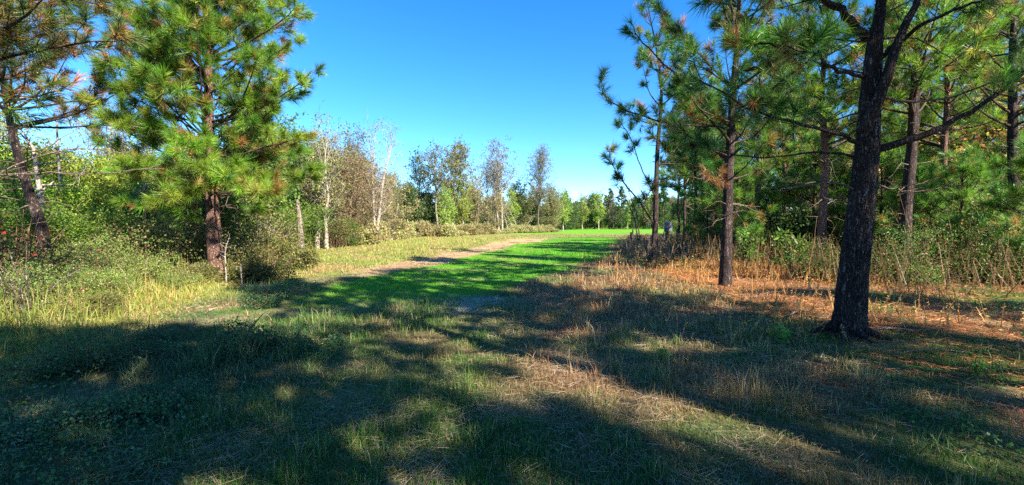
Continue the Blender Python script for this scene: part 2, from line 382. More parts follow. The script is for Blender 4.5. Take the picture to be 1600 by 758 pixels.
def dress(path, r0, tub, tufts, rng, NL, NC, shoot=.45, start=.3, step=.15, up=.35, live=1.0, k=5, rt=.004, seg=.16, wander=.03):
    """a branch along path with side shoots that end in needle tufts"""
    n = len(path); Ls = np.linalg.norm(np.diff(path, axis=0), axis=1); Lt = Ls.sum()
    rr = np.linspace(r0, rt, n)
    tub.add(path, rr, k)
    cum = np.concatenate([[0], np.cumsum(Ls)])
    def at_(s):
        s = np.clip(s, 0, Lt); p = np.array([np.interp(s, cum, path[:, j]) for j in range(3)])
        s2 = min(s + .05, Lt); s1 = s2 - .1
        t = np.array([np.interp(s2, cum, path[:, j]) - np.interp(s1, cum, path[:, j]) for j in range(3)]); return p, t / (np.linalg.norm(t) + 1e-9)
    def tuft(p, d):
        if rng.random() < live: tufts.append((p, d + np.array([0, 0, up]), NL * rng.uniform(.62, 1.15), int(NC * rng.uniform(.4, 1.25)), seg * rng.uniform(.8, 1.3)))
    tuft(*at_(Lt))
    s = start * Lt + rng.random() * step; side = 1
    while s < Lt - .05:
        p, t = at_(s); fr = s / Lt
        sd_ = np.cross(t, [0, 0, 1.]); sd_ = sd_ / (np.linalg.norm(sd_) + 1e-6) * side; side = -side if rng.random() < .8 else side
        L = shoot * (1.15 - .65 * fr) * rng.uniform(.5, 1.25)
        d = t * .8 + sd_ * rng.uniform(.5, 1.1) + np.array([0, 0, rng.uniform(-.15, .5)]); d /= np.linalg.norm(d)
        e = p + d * L + np.array([0, 0, up * .25 * L]); md = p + d * L * .5 + rng.normal(0, wander, 3) * L * 2
        tub.add(np.array([p, md, e]), [max(rt * 1.4, r0 * .35 * (1 - fr)) if r0 * .35 > rt else rt * 1.3, rt, rt * .7], 4)
        td = e - md; td /= np.linalg.norm(td)
        if rng.random() < live:
            tuft(e, td)
            if L > .2:
                for q in range(rng.integers(2, 4)):
                    b = p + (e - p) * rng.uniform(.4, .8); dd = d * .7 + rng.normal(0, .5, 3) + np.array([0, 0, .2]); dd /= np.linalg.norm(dd)
                    ee = b + dd * L * rng.uniform(.35, .6); tub.add(np.array([b, ee]), [rt, rt * .6], 3); tuft(ee, dd)
        s += step * rng.uniform(.6, 1.5)

def trunk_mesh(name, path, rad, mat, parent, near=False, flare=1.22, seed=0):
    n = 420 if near else 26; k = 110 if near else 12
    P = spline(path, n); t = np.linspace(0, 1, n); r = np.interp(t, np.linspace(0, 1, len(rad)), rad)
    r = r * (1 + (flare - 1) * np.exp(-t * 22))
    T = unit(np.gradient(P, axis=0)); A = unit(np.cross(T, [0, 1., 0])); B = np.cross(T, A)
    a = np.arange(k) * 2 * np.pi / k
    rr = np.repeat(r[:, None], k, 1)
    hz_ = P[:, 2][:, None]
    lump = vn(np.cos(a)[None] * 2 + hz_ * .9, np.sin(a)[None] * 2 + hz_ * .3, 1.0, seed)
    rr = rr * (.93 + .14 * lump)
    if near:
        aa = a[None] / (2 * np.pi) * 22; wob = fbm(aa + 0 * hz_, hz_ * 3 + 0 * aa, 2.0, seed + 5)
        ed = np.minimum(a, 2 * np.pi - a)[None] ; f1 = np.abs(fbm(aa + wob * 3, hz_ * 4.5 + 0 * aa, 1.0, seed + 3, 2) - .5)
        f2 = np.abs(vn(aa * .9 + 0 * hz_, hz_ * 13 + wob * 2, 1.0, seed + 4) - .45) * 1.4
        rr = rr * (.93 + .07 * sm(np.minimum(f1, f2 + .03), .0, .10)) + .006 * (vn(aa * 4, hz_ * 30 + 0 * aa, 1., 9) - .5)
        rr = rr + np.exp(-t * 26)[:, None] * r[0] * .30 * np.cos(a * 5 + .7)[None]
    V = P[:, None] + rr[..., None] * (A[:, None] * np.cos(a)[None, :, None] + B[:, None] * np.sin(a)[None, :, None])
    i_ = np.arange(n - 1)[:, None] * k; j = np.arange(k)[None]; j2 = (j + 1) % k
    return mesh_np(name, V.reshape(-1, 3), [np.stack([i_ + j, i_ + j2, i_ + k + j2, i_ + k + j], -1).reshape(-1, 4)], mat, None, parent, True)

def pine(name, loc, label, seed, H=10, r=.16, crown0=3.0, dead0=1.2, maxlen=2.6, NL=.22, NC=34, Wn=.006, lean=(0, 0), cols=GREEN, bark=None,
         whorl=.5, nb=(3, 6), shoot=.55, step=.2, brown=.05, two=False, group=None, near=False, base_r=None, start=.3, extra=None, skip=None, dead_live=0.0, path=None):
    rng = np.random.default_rng(seed)
    root = empty(name, loc, label, 'pine tree', group)
    if path is None:
        path = [np.array([0, 0, -.15])]
        for q in range(1, 7):
            f = q / 6; path.append(np.array([lean[0] * f + rng.normal(0, .05) * H / 10, lean[1] * f + rng.normal(0, .05) * H / 10, H * f]))
        path = np.array(path)
    else:
        path = np.array(path) - np.array(loc)
    trunk_mesh('trunk', path, [r, r * .86, r * .74, r * .6, r * .44, r * .26, .012], bark or M_bark, root, near, seed=seed)
    def tp(z):
        return np.array([np.interp(z, path[:, 2], path[:, 0]), np.interp(z, path[:, 2], path[:, 1]), z])
    live, dead, tf = Tubes(), Tubes(), []
    z = dead0
    while z < H - .25:
        t = (z - dead0) / (H - dead0); c0 = (crown0 - dead0) / (H - dead0)
        prof = min(1, .55 + t / .25 * .45) * (1 - max(0, (t - .35) / .65) ** 1.5 * .88)
        for b in range(rng.integers(*nb)):
            az = rng.uniform(0, 2 * np.pi); L = maxlen * prof * rng.uniform(.6, 1.1)
            if skip and skip(z, az): continue
            isdead = z < crown0 and rng.random() > dead_live
            if isdead: L *= rng.uniform(.25, .8)
            e0 = R(5 + 45 * t + rng.normal(0, 9)); zz = z + rng.uniform(-.1, .1); p = tp(zz)
            rb = min(.011 * L + .008, r * .35)
            pts = [p]; el = e0; a_ = az
            for q in range(5):
                el += R(rng.normal(5, 6)) if not isdead else R(rng.normal(-3, 12)); a_ += rng.normal(0, .12)
                p = p + np.array([math.cos(a_) * math.cos(el), math.sin(a_) * math.cos(el), math.sin(el)]) * L / 5; pts.append(p)
            pts = np.array(pts)
            if isdead:
                dead.add(pts, np.linspace(rb * .8, .003, 6), 4)
                for q in range(rng.integers(1, 5)):
                    b0 = pts[rng.integers(2, 6)]; dd = rng.normal(0, 1, 3); dd[2] *= .4; dd /= np.linalg.norm(dd)
                    m1 = b0 + dd * L * .18; dead.add(np.array([b0, m1, m1 + (dd + rng.normal(0, .5, 3)) * L * .15]), [.005, .004, .002], 3)
            else:
                dress(spline(pts, 8), rb, live, tf, rng, NL, NC, shoot * (.5 + .5 * prof), start if z > crown0 + .3 else .45, step)
        z += whorl * rng.uniform(.7, 1.2) * (1 - .35 * t)
    top = tp(H); tf.append((top, np.array([0, 0, 1.]), NL, int(NC * 1.4), .3))
    if extra: extra(live, dead, tf, rng, np.array(loc))
    live.obj('branches', M_branch, root)
    if dead.V: dead.obj('dead_branches', M_deadw, root)
    needles(tf, rng, Wn, M_needle, 'crown', root, cols, two, brown)
    return root

def broadleaf(name, loc, label, cat, seed, H=15, r=.16, clear=.35, cw=3.0, nclump=34, leaves=90, ls=.16, cols=None, bark=None, stems=1, twigs=10,
              group=None, top=1.0, spread=1.0, vines=0, clump=1.1, lean=(0, 0)):
    rng = np.random.default_rng(seed)
    root = empty(name, loc, label, cat, group)
    tub, tw = Tubes(), Tubes(); LP, LD = [], []
    paths = []
    for s in range(stems):
        off = rng.normal(0, .12 * (stems > 1), 2) * 3; h = H * (.93 if s == 0 else rng.uniform(.72, .93))
        lx, ly = (lean[0] + rng.normal(0, .04 + .05 * (stems > 1)) * H, lean[1] + rng.normal(0, .04 + .03 * (stems > 1)) * H)
        P = np.array([[off[0] + lx * f ** 1.3 + rng.normal(0, .012) * H * (f > 0) * f, off[1] + ly * f ** 1.3 + rng.normal(0, .012) * H * f, -.2 + h * f] for f in np.linspace(0, 1, 7)])
        P = spline(P, 16); rs = r * (1 if s == 0 else rng.uniform(.6, .9)); tub.add(P, np.linspace(rs, rs * .12, 16) + rs * .25 * np.exp(-np.arange(16) * 1.2), 8); paths.append(P)
    for c in range(nclump):
        P = paths[rng.integers(len(paths))]; f = clear + (1 - clear) * rng.random() ** .85
        i0 = min(int(f * 14 * rng.uniform(.75, .98)), 14); b = P[i0]
        prof = math.sin(min(1, max(0.04, (f - clear) / (1 - clear))) ** .8 * math.pi * .93 + .12) ** .7
        az = rng.uniform(0, 2 * np.pi); rad = cw * prof * rng.uniform(.35, 1.05)
        e = np.array([P[min(15, i0 + 1), 0] + math.cos(az) * rad, P[min(15, i0 + 1), 1] + math.sin(az) * rad, max(b[2] + .1, f * H * top + rng.normal(0, .3))])
        md = (b + e) / 2 + np.array([0, 0, -.06 * rad * spread]) + rng.normal(0, .06, 3) * rad
        lp = spline(np.array([b, md, e]), 6); tw.add(lp, np.linspace(max(.02, r * .28 * (1 - f * .6)), .008, 6), 4)
        for q in range(twigs):
            s0 = lp[rng.integers(2, 6)]; dd = unit(rng.normal(0, 1, 3) * np.array([1, 1, .7]) + np.array([0, 0, .45]))
            L = clump * rng.uniform(.5, 1.2); m1 = s0 + dd * L * .55; e1 = m1 + unit(dd + rng.normal(0, .5, 3)) * L * .5
            tw.add(np.array([s0, m1, e1]), [.013, .009, .005], 3)
            nl = rng.poisson(leaves / twigs)
            if nl:
                u = rng.random((nl, 1)); LP.append(s0 + (e1 - s0) * (.25 + .85 * u) + rng.normal(0, .13 * clump, (nl, 3))); LD.append(unit(rng.normal(0, 1, (nl, 3)) + np.array([0, 0, -.3])))
    for v in range(vines):
        P = paths[0]; b = P[rng.integers(5, 15)] + rng.normal(0, .5, 3) * np.array([cw * .6, cw * .6, .3]); az = rng.uniform(0, 6.28); L = rng.uniform(.6, 1.2) * H * .4
        p = b; pts = [b]; d = np.array([math.cos(az) * .8, math.sin(az) * .8, .5])
        for q in range(6):
            d = d + np.array([0, 0, -.38]) + rng.normal(0, .15, 3); p = p + unit(d) * L / 6; p[2] = max(p[2], .1); pts.append(p)
        tw.add(np.array(pts), np.linspace(.022, .008, 7), 3)
    tub.obj('trunk', bark or M_grey, root); tw.obj('limbs', bark or M_grey, root)
    if LP:
        LP = np.concatenate(LP); LD = np.concatenate(LD)
        C = jit(pal(cols[0], cols[1], len(LP), rng), rng, .2, .06)
        V, Fq, Cc = rhombs(LP, LD, ls * rng.uniform(.6, 1.25, len(LP)), .33, C, rng)
        mesh_np('crown', V, [Fq], M_leaf, Cc, root)
    return root

def bush(name, loc, label, cat, seed, w=2.0, h=2.0, nl=7000, ls=.09, cols=None, stems=26, bark=None, lumps=16, group=None, wr=.33, sparse=.0):
    rng = np.random.default_rng(seed)
    root = empty(name, loc, label, cat, group)
    tub = Tubes(); C0 = []
    for q in range(lumps):
        a = rng.uniform(0, 6.28); rr = w * .75 * math.sqrt(rng.random()); z = h * rng.uniform(.15, .86) * (1 - .45 * (rr / w) ** 2)
        C0.append([math.cos(a) * rr, math.sin(a) * rr, z, rng.uniform(.22, .42) * min(w, h)])
    C0 = np.array(C0)
    for q in range(stems):
        c = C0[rng.integers(lumps)]; e = c[:3] + rng.normal(0, 1, 3) * c[3] * .9; e[2] = max(e[2], .2); b = np.array([e[0] * .3 + rng.normal(0, .12), e[1] * .3 + rng.normal(0, .12), -.1])
        md = (b + e) / 2 + np.array([e[0] * -.1, e[1] * -.1, .12 * h]); tub.add(spline(np.array([b, md, e]), 6), np.linspace(.016, .004, 6), 4)
    q = rng.integers(0, lumps, nl); d = unit(rng.normal(0, 1, (nl, 3))); rad = C0[q, 3] * (1 - .6 * rng.random(nl) ** 2) * rng.uniform(.75, 1.25, nl)
    P = C0[q, :3] + d * rad[:, None] * np.array([1.15, 1.15, .9]); keep = P[:, 2] > .03
    hole = vn(P[:, 0] + P[:, 2] * 1.3, P[:, 1] - P[:, 2] * .7, .35 * min(w, h) * .6, seed) > .35 + sparse; keep &= hole | (rng.random(nl) < .25); P = P[keep]; d = d[keep]
    lc = jit(np.tile([1., 1, 1], (lumps, 1)), rng, .22, .06)[q[keep]]
    D = unit(d * .5 + rng.normal(0, .7, P.shape) + np.array([0, 0, -.1])); C = np.clip(jit(pal(cols[0], cols[1], len(P), rng), rng, .18, .05) * lc, .004, .9)
    V, Fq, Cc = rhombs(P, D, ls * rng.uniform(.6, 1.3, len(P)), wr, C, rng)
    tub.obj('stems', bark or M_brown, root); mesh_np('foliage', V, [Fq], M_leaf, Cc, root)
    return root
ORD = ['first', 'second', 'third', 'fourth', 'fifth', 'sixth', 'seventh', 'eighth', 'ninth', 'tenth', 'eleventh', 'twelfth', 'thirteenth', 'fourteenth', 'fifteenth']
def name_by_gap(items, anchors, desc, bydepth=False):
    """items: (object, photograph column, depth); anchors: (column, noun). Gives every item a label of its own"""
    g_ = {}
    for it in items:
        i_ = sum(a[0] <= it[1] for a in anchors); g_.setdefault(i_, []).append(it)
    for i_, l_ in g_.items():
        l_.sort(key=lambda t_: t_[2] if bydepth else t_[1])
        where = ('left of ' + anchors[0][1]) if i_ == 0 else ('right of ' + anchors[-1][1]) if i_ == len(anchors) else 'between %s and %s' % (anchors[i_ - 1][1], anchors[i_][1])
        for k_, it in enumerate(l_):
            nm = it[3] if len(it) > 3 else desc
            it[0]['label'] = (('%s nearest %s ' if bydepth else '%s %s from left ') % (ORD[min(k_, 14)], nm)) + where if len(l_) > 1 else '%s %s' % (nm, where)
def gz(x, y): return float(height(np.array([x]), np.array([y]))[0])
def at(px, Y, dz=0):   # ground point below a photograph column at depth Y
    x = (px - 800) / F * Y; return (x, Y, gz(x, Y) + dz)
# ================================================================== the big pine and its row on the right
def pxpath(loc, pts, Y, top=None):
    P = [np.array([loc[0], loc[1], loc[2] - .15])] + [W(a, b, Y) for a, b in pts]
    if top: P.append(np.array([P[-1][0] + top[0], P[-1][1] + top[1], top[2]]))
    return P
def limb(root, name, pts, r0, seed, NL=.24, NC=70, live=1.0, label=None, sh=.5, start=.3, step=.2, rt=.005, mat=None, k=8, Wn=.006, cols=GREEN, brown=.05, two=True):
    """a main limb of its own (part) with its needles (sub-part); pts are world points"""
    rng = np.random.default_rng(seed); tub, tf = Tubes(), []
    P = spline(np.array(pts) - np.array(root.location), 18); P += rng.normal(0, .012, P.shape)
    dress(P, r0, tub, tf, rng, NL, NC, sh, start, step, live=live, rt=rt, k=k)
    b = tub.obj('limb', mat or M_bark, root)
    if label: b['label'] = label
    if tf: needles(tf, rng, Wn, M_needle, 'needles', b, cols, two, brown)
    return b

Y0 = 6.1; A0 = (4.74, Y0, gz(4.74, Y0))
A = pine('pine_tree', A0, 'largest pine with thick dark furrowed trunk and forking limbs, nearest on the right', 11, H=9.5, r=.196, crown0=4.9, dead0=3.2, maxlen=2.6, NL=.24, NC=64, Wn=.007, step=.17,
         path=pxpath(A0, [(1336, 400), (1352, 260), (1360, 150), (1368, 60), (1380, -40)], Y0, (.2, .1, 9.3)), near=True, whorl=.45, shoot=.6, two=False,
         skip=lambda z, az: math.sin(az) < -.5 and z < 5.4)
def L(a, b, Y): return W(a, b, Y)
limb(A, 'limb', [L(1352, 205, 6.05), L(1374, 150, 5.95), L(1398, 85, 5.9), L(1428, 5, 5.85), L(1450, -70, 5.9), L(1480, -190, 6.0)], .092, 1, start=.62, k=10)
limb(A, 'limb', [L(1362, 238, 6.1), L(1410, 222, 5.95), L(1472, 200, 5.8), L(1543, 158, 5.7), L(1610, 112, 5.6), L(1720, 60, 5.5)], .060, 2, start=.42, k=8, sh=.7, step=.16, cols=GREEN)
limb(A, 'limb', [L(1350, 228, 6.1), L(1312, 209, 5.9), L(1258, 196, 5.7), L(1200, 182, 5.5), L(1140, 150, 5.3), L(1085, 120, 5.2)], .034, 3, start=.40, k=7, sh=.62, step=.19, mat=M_bark, cols=BLUEG)
limb(A, 'limb', [L(1352, 60, 6.1), L(1318, 22, 5.9), L(1275, -5, 5.7), L(1210, -20, 5.4), L(1140, -10, 5.2)], .062, 4, start=.4, k=8, sh=.75, step=.15, cols=BLUEG)
limb(A, 'limb', [L(1366, 150, 6.1), L(1420, 158, 6.0), L(1490, 150, 5.9), L(1560, 128, 5.7), L(1660, 125, 5.5)], .022, 5, start=.7, live=.6, k=6, mat=M_deadw)
limb(A, 'limb', [L(1372, 290, 6.1), L(1430, 300, 5.9), L(1500, 290, 5.8)], .016, 6, live=0, mat=M_deadw, k=6, start=.2)
limb(A, 'limb', [L(1348, 300, 6.1), L(1300, 285, 6.0), L(1240, 292, 5.9), L(1215, 300, 5.9)], .014, 7, live=0, mat=M_deadw, k=6, start=.2)
limb(A, 'limb', [L(1376, 90, 6.1), L(1440, 40, 5.8), L(1520, 5, 5.6), L(1600, -40, 5.5)], .035, 8, start=.4, sh=.7, step=.2)
limb(A, 'limb', [L(1350, 118, 6.1), L(1310, 112, 5.5), L(1262, 80, 5.0), L(1205, 70, 4.6), L(1165, 62, 4.4)], .028, 9, start=.45, sh=.5, step=.2, cols=GREEN)
# a near branch that enters over the lane from the big tree, with long bare curve
limb(A, 'limb', [L(1352, 250, 6.1), L(1290, 238, 6.3), L(1200, 245, 6.6), L(1120, 235, 7.0), L(1040, 190, 7.3)], .020, 12, start=.55, sh=.5, step=.22, cols=BLUEG)

for q, (az_, L_) in enumerate([(-2.3, .42), (-1.5, .36), (-.7, .55), (.1, .6), (2.9, .45)]):
    rt_ = Tubes(); P_r = [np.array([math.cos(az_) * s_, math.sin(az_) * s_, .13 - .19 * (s_ - .15) / L_ + (0 if s_ < .3 else -.02)]) for s_ in np.linspace(.15, .15 + L_, 6)]
    P_r = [p_ + np.array([-.03, 0, 0]) for p_ in P_r]; rt_.add(spline(np.array(P_r), 10), np.linspace(.06, .015, 10), 9); rt_.obj('root', M_bark, A)
YB = 11.1; B0 = (5.47, YB, gz(5.47, YB))
B = pine('pine_tree', B0, 'second pine of the front row, dark trunk rising from rusty grass with hanging brown needles', 21, H=10.5, r=.155, crown0=2.6, dead0=1.8, maxlen=2.8, NL=.27, NC=60, Wn=.011, step=.16, cols=BLUEG,
         path=pxpath(B0, [(1136, 360), (1140, 250), (1146, 140), (1153, 40)], YB, (.1, 0, 10.4)), whorl=.5, shoot=.55, near=False)
limb(B, 'limb', [L(1143, 190, 11.1), L(1110, 175, 10.6), L(1070, 130, 10.1), L(1020, 85, 9.7), L(995, 55, 9.4), L(985, 35, 9.3)], .035, 22, NC=70, Wn=.009, NL=.27, start=.35, sh=.6, cols=BLUEG, two=False)
limb(B, 'limb', [L(1143, 200, 11.1), L(1100, 196, 10.6), L(1040, 192, 10.0), L(985, 175, 9.8), L(945, 150, 9.7), L(938, 122, 9.7)], .030, 23, NC=70, Wn=.009, NL=.27, start=.4, sh=.5, cols=BLUEG, two=False)
limb(B, 'limb', [L(1137, 255, 11.1), L(1120, 270, 10.4), L(1135, 285, 9.9)], .02, 24, NC=50, Wn=.007, start=.4, sh=.45, cols=([[.50, .22, .08], [.12, .2, .03]], [3, 1]), two=False, label='drooping limb tip with rusty dead needles')

YC = 18.6; C0 = (6.05, YC, gz(6.05, YC))
C = pine('pine_tree', C0, 'third pine of the front row, slim and sparse beside the dark stub post', 31, H=11, r=.15, crown0=5.0, dead0=4.2, maxlen=2.3, NL=.36, NC=60, Wn=.015, cols=BLUEG,
         path=pxpath(C0, [(1024, 350), (1027, 240), (1033, 130)], YC, (-.6, 0, 10.8)), whorl=.85, nb=(2, 4), shoot=.5, step=.32)
for s_, pts, r_ in [(1, [(1022, 352), (1004, 322), (980, 292), (960, 262), (950, 232)], .045), (2, [(1026, 310), (1002, 262), (985, 215), (968, 190)], .03), (3, [(1028, 290), (1060, 272), (1095, 262), (1125, 235)], .035),
                    (4, [(1028, 262), (1050, 240), (1080, 205)], .03), (5, [(1022, 352), (1012, 345), (1004, 330), (1012, 305), (1020, 285)], .02)]:
    limb(C, 'limb', [L(a, b, YC - .35 * i_) for i_, (a, b) in enumerate(pts)], r_, 40 + s_, NL=.40, NC=80, Wn=.014, start=.5, sh=.6, step=.3, rt=.010, cols=BLUEG, two=False, brown=.03, k=6, mat=M_branch)

# generic pines: four of a kind that are copied through the stand
K = []
kw = dict(NC=40, Wn=.015, NL=.30, brown=.1)
K.append(pine('pine_tree', at(1183, 21), 'dark pine trunk between the second front row pine and the pale twin trunks', 51, H=11, r=.15, crown0=3.4, dead0=1.6, maxlen=2.6, **kw))
K.append(pine('pine_tree', at(1415, 11.7), 'dark trunked pine standing just right of the largest pine, sunlit patches on its bark', 52, H=10.5, r=.165, crown0=4.2, dead0=1.6, maxlen=2.7, bark=M_bark, NC=50, Wn=.011, NL=.26, lean=(.35, .1)))
K.append(pine('pine_tree', at(1283, 13.1), 'slim pine with pale sunlit pink bark left of the largest pine', 53, H=10.5, r=.125, crown0=3.4, dead0=1.2, maxlen=2.4, bark=M_barkp, NC=46, Wn=.012, NL=.27, lean=(.1, .2)))
K.append(pine('pine_tree', at(1086, 24.5), 'thin dark pine in the brown weeds between the two slim front row trunks', 54, H=9, r=.10, crown0=2.6, dead0=1.4, maxlen=2.3, cols=BLUEG, **kw))
def P_(k, px, Y, rz, sc, label, group=None, dx=0):
    x = (px - 800) / F * Y + dx
    return dup(K[k], (x, Y, gz(x, Y) - .03), rz, sc, label, group)
P_(0, 1262, 29, 1.0, 1.0, 'thin pale lit trunk just left of the pink barked pine, deeper in the stand')
P_(2, 1475, 15.5, 2.0, 1.15, 'dark trunk second right of the largest pine, behind leafy undergrowth')
P_(1, 1585, 13.2, 2.6, 1.0, 'pine trunk at the right frame edge in sunlit undergrowth')
P_(0, 1385, 19, 3.3, 1.05, 'shaded pine trunk close behind the right side of the largest pine')
P_(3, 1070, 30, .6, 1.15, 'small dark pine left of the thin dark pine, by the brown weeds')
P_(3, 1060, 38, 2.6, 1.1, 'thin pine trunk behind the pale barrel feeder')
P_(2, 1226, 24, .9, 1.0, 'slender lit trunk between the dark trunk and the pale thin trunk')
P_(0, 1530, 21, 4.5, 1.0, 'pine trunk in deep shade left of the trunk at the frame edge')
STAND = []
far_g = 'slim pines deep in the shaded stand'
fl = 'slim shaded pine deep inside the stand behind the front row'
rng0 = np.random.default_rng(5)
for r_ in range(9):
    for c_ in range(8):
        Y_ = 26 + r_ * 5.2 + rng0.normal(0, .6); X_ = 10 + (Y_ - 18) * .34 + c_ * 4.3 + rng0.normal(0, .6) + (3 if r_ > 2 else 0)
        if X_ / Y_ > 1.35 or rng0.random() < .34: continue
        STAND.append((dup(K[rng0.integers(4)], (X_, Y_, gz(X_, Y_) - .03), rng0.uniform(0, 6.28), rng0.uniform(.85, 1.12), fl, far_g), 800 + F * X_ / Y_, Y_))
RA = [(1020, 'slim row pine'), (1086, 'thin dark pine'), (1137, 'second row pine'), (1183, 'next dark trunk'), (1283, 'pink barked pine'), (1340, 'largest pine'), (1420, 'its right neighbour'), (1475, 'leafy backed pine'), (1585, 'frame edge pine')]
name_by_gap(STAND, RA, 'slim shaded stand pine', True)
# pines beside and behind the camera that shade the lane
KS = pine('pine_tree', (6.4, 2.1, gz(6.4, 2.1)), 'tall pine just outside the right picture edge beside the viewpoint', 56, H=11, r=.18, crown0=4.6, dead0=4.0, maxlen=2.6, NC=46, Wn=.016, NL=.30)
for q, (X_, Y_, sc) in enumerate([(5.4, .2, 1.15), (5.3, -3.3, .95), (2.5, -1.9, .8),  (9.7, -.2, 1.0), (1.4, -4.4, .75), (5.2, -5.6, 1.1), (-2.0, -5.2, .95), (11.4, -4.6, .95), (9.6, 2.3, .9), (13.5, -3.5, 1.05), (-4.8, -6.0, 1.0), (12, -8, 1.1), (2, -9, 1.1), (18, -2, 1.1)]):
    dup(KS, (X_, Y_, gz(X_, Y_) - .03), q * 1.3, sc, 'tall pine of the stand around the viewpoint, outside the picture edge', 'pines around the viewpoint')

# ================================================================== left side pines
YL = 13.5; L0 = ((339 - 800) / F * YL, YL, gz((339 - 800) / F * YL, YL))
LP_ = pine('pine_tree', L0, 'big bushy sunlit pine with pinkish trunk standing in golden weeds on the left', 61, H=11.8, r=.235, crown0=2.0, dead0=1.4, maxlen=3.5, NL=.32, NC=82, Wn=.0105, bark=M_barkp,
           path=pxpath(L0, [(335, 380), (331, 300), (327, 210), (326, 110), (332, 10)], YL, (.1, 0, 11.6)), whorl=.40, nb=(4, 7), shoot=.72, step=.2, cols=([[.13, .29, .024], [.17, .33, .028], [.07, .19, .03], [.30, .34, .04], [.40, .28, .08]], [4, 4, 3, 2, .7]), brown=.04, dead_live=.2)
YM = 11.5; M0 = ((72 - 800) / F * YM, YM, gz((72 - 800) / F * YM, YM))
pine('pine_tree', M0, 'dark leaning pine at the left frame edge with bare lower limbs', 62, H=10, r=.15, crown0=3.6, dead0=1.9, maxlen=3.0, NC=54, Wn=.011, NL=.28,
     path=pxpath(M0, [(66, 360), (42, 290), (18, 200), (2, 120)], YM, (-.6, 0, 9.8)), cols=([[.10, .15, .03], [.17, .17, .05], [.07, .13, .04]], [2, 2, 2]), brown=.22, whorl=.5)
N0 = (-8.0, 5.6, gz(-8.0, 5.6))
pine('pine_tree', N0, 'pine rooted beyond the left frame edge, its lit boughs hang across the top left corner', 63, H=9.5, r=.16, crown0=3.1, dead0=2.0, maxlen=3.1, NC=60, Wn=.007, NL=.25,
     cols=([[.10, .17, .03], [.15, .20, .04], [.30, .20, .08], [.07, .14, .05]], [3, 2, 1.2, 2]), brown=.12, whorl=.42, shoot=.6)
_n = [o_ for o_ in COL.objects if o_.get('label', '').startswith('pine rooted beyond')][0]
OG = ([[.11, .20, .03], [.16, .22, .05], [.34, .22, .08], [.08, .16, .05]], [3, 2, 1.2, 2])
tw0 = np.array(N0)
def nb_(z): return tw0 + [0, 0, z]
limb(_n, 'limb', [nb_(3.6), L(-120, 150, 5.8), L(0, 95, 6.0), L(110, 70, 6.3), L(215, 60, 6.6)], .035, 71, NC=70, Wn=.007, start=.3, sh=.7, step=.16, cols=OG, brown=.12)
limb(_n, 'limb', [nb_(4.4), L(-110, 60, 5.8), L(0, 20, 6.0), L(90, 5, 6.2), L(170, -10, 6.4)], .035, 72, NC=70, Wn=.007, start=.3, sh=.7, step=.16, cols=OG, brown=.15)
limb(_n, 'limb', [nb_(3.2), L(-100, 200, 5.4), L(0, 160, 5.5), L(70, 148, 5.7), L(120, 128, 5.9)], .025, 73, NC=70, Wn=.007, start=.35, sh=.5, step=.2, cols=OG, brown=.12, live=.8)
limb(_n, 'limb', [nb_(2.4), L(-80, 275, 5.3), L(40, 270, 5.3), L(150, 272, 5.4), L(255, 262, 5.6)], .014, 74, live=0, mat=M_deadw, start=.3, sh=.5, k=6, label='long bare dead limb')
limb(_n, 'limb', [nb_(2.2), L(-80, 310, 5.3), L(30, 255, 5.4), L(120, 232, 5.6), L(210, 245, 5.8)], .012, 75, live=0, mat=M_deadw, start=.3, sh=.5, k=6)
LC = ([[.17, .31, .025], [.24, .36, .035], [.09, .22, .03], [.36, .30, .07]], [4, 4, 2, .6])
def lb_(px, py): return W(px, py, YL)
for s_, pts, r_ in [(1, [(330, 165), (285, 150), (240, 128), (195, 110), (165, 100)], .05), (2, [(330, 240), (290, 232), (245, 215), (205, 200), (180, 195)], .05), (3, [(328, 110), (290, 80), (250, 50), (225, 15)], .045), (4, [(332, 292), (290, 290), (240, 275), (195, 268)], .045),
                    (5, [(334, 300), (380, 300), (430, 285), (490, 275)], .045), (6, [(330, 190), (380, 180), (440, 150), (485, 115)], .045), (7, [(330, 90), (380, 70), (430, 40), (465, 8)], .04), (8, [(334, 305), (318, 296), (292, 300), (262, 306)], .035), (9, [(334, 296), (352, 290), (385, 296), (420, 305)], .035), (10, [(332, 262), (342, 255), (345, 262), (340, 280)], .035), (11, [(330, 225), (315, 215), (300, 225), (285, 240)], .035), (12, [(330, 245), (380, 240), (430, 225), (478, 215)], .04)]:
    limb(LP_, 'limb', [L(a_, b_, YL - (.95 if s_ in (8, 9, 10, 11) else .5) * i_) for i_, (a_, b_) in enumerate(pts)], r_, 80 + s_, NL=.32, NC=95, Wn=.0105, start=.3, sh=.8, step=.2, rt=.007, cols=LC, two=False, brown=.04, k=6, mat=M_branch)

# ================================================================== left thicket
YG = ([[.30, .42, .045], [.20, .34, .035], [.40, .42, .06], [.10, .20, .03]], [4, 4, 2, 2])
MG = ([[.13, .27, .035], [.08, .19, .03], [.22, .32, .05]], [3, 3, 1.5])
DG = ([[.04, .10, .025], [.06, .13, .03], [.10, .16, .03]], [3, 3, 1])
BR = ([[.28, .20, .09], [.36, .27, .14], [.20, .22, .06], [.22, .12, .06]], [3, 2, 3, .7])
OL = ([[.20, .20, .06], [.13, .17, .04], [.28, .22, .08]], [3, 3, 1.5])
RD = ([[.34, .05, .03], [.16, .08, .05], [.10, .11, .03]], [.5, 1.5, 3])
def bu(px, Y, *a, **k): return bush('bush', at(px, Y, -.05), *a, **k)
b1 = bu(150, 19, 'tall yellow green leafy thicket right of the leaning left pine', 'bush', 101, w=3.0, h=4.7, nl=36000, ls=.095, cols=YG, stems=40, lumps=26)
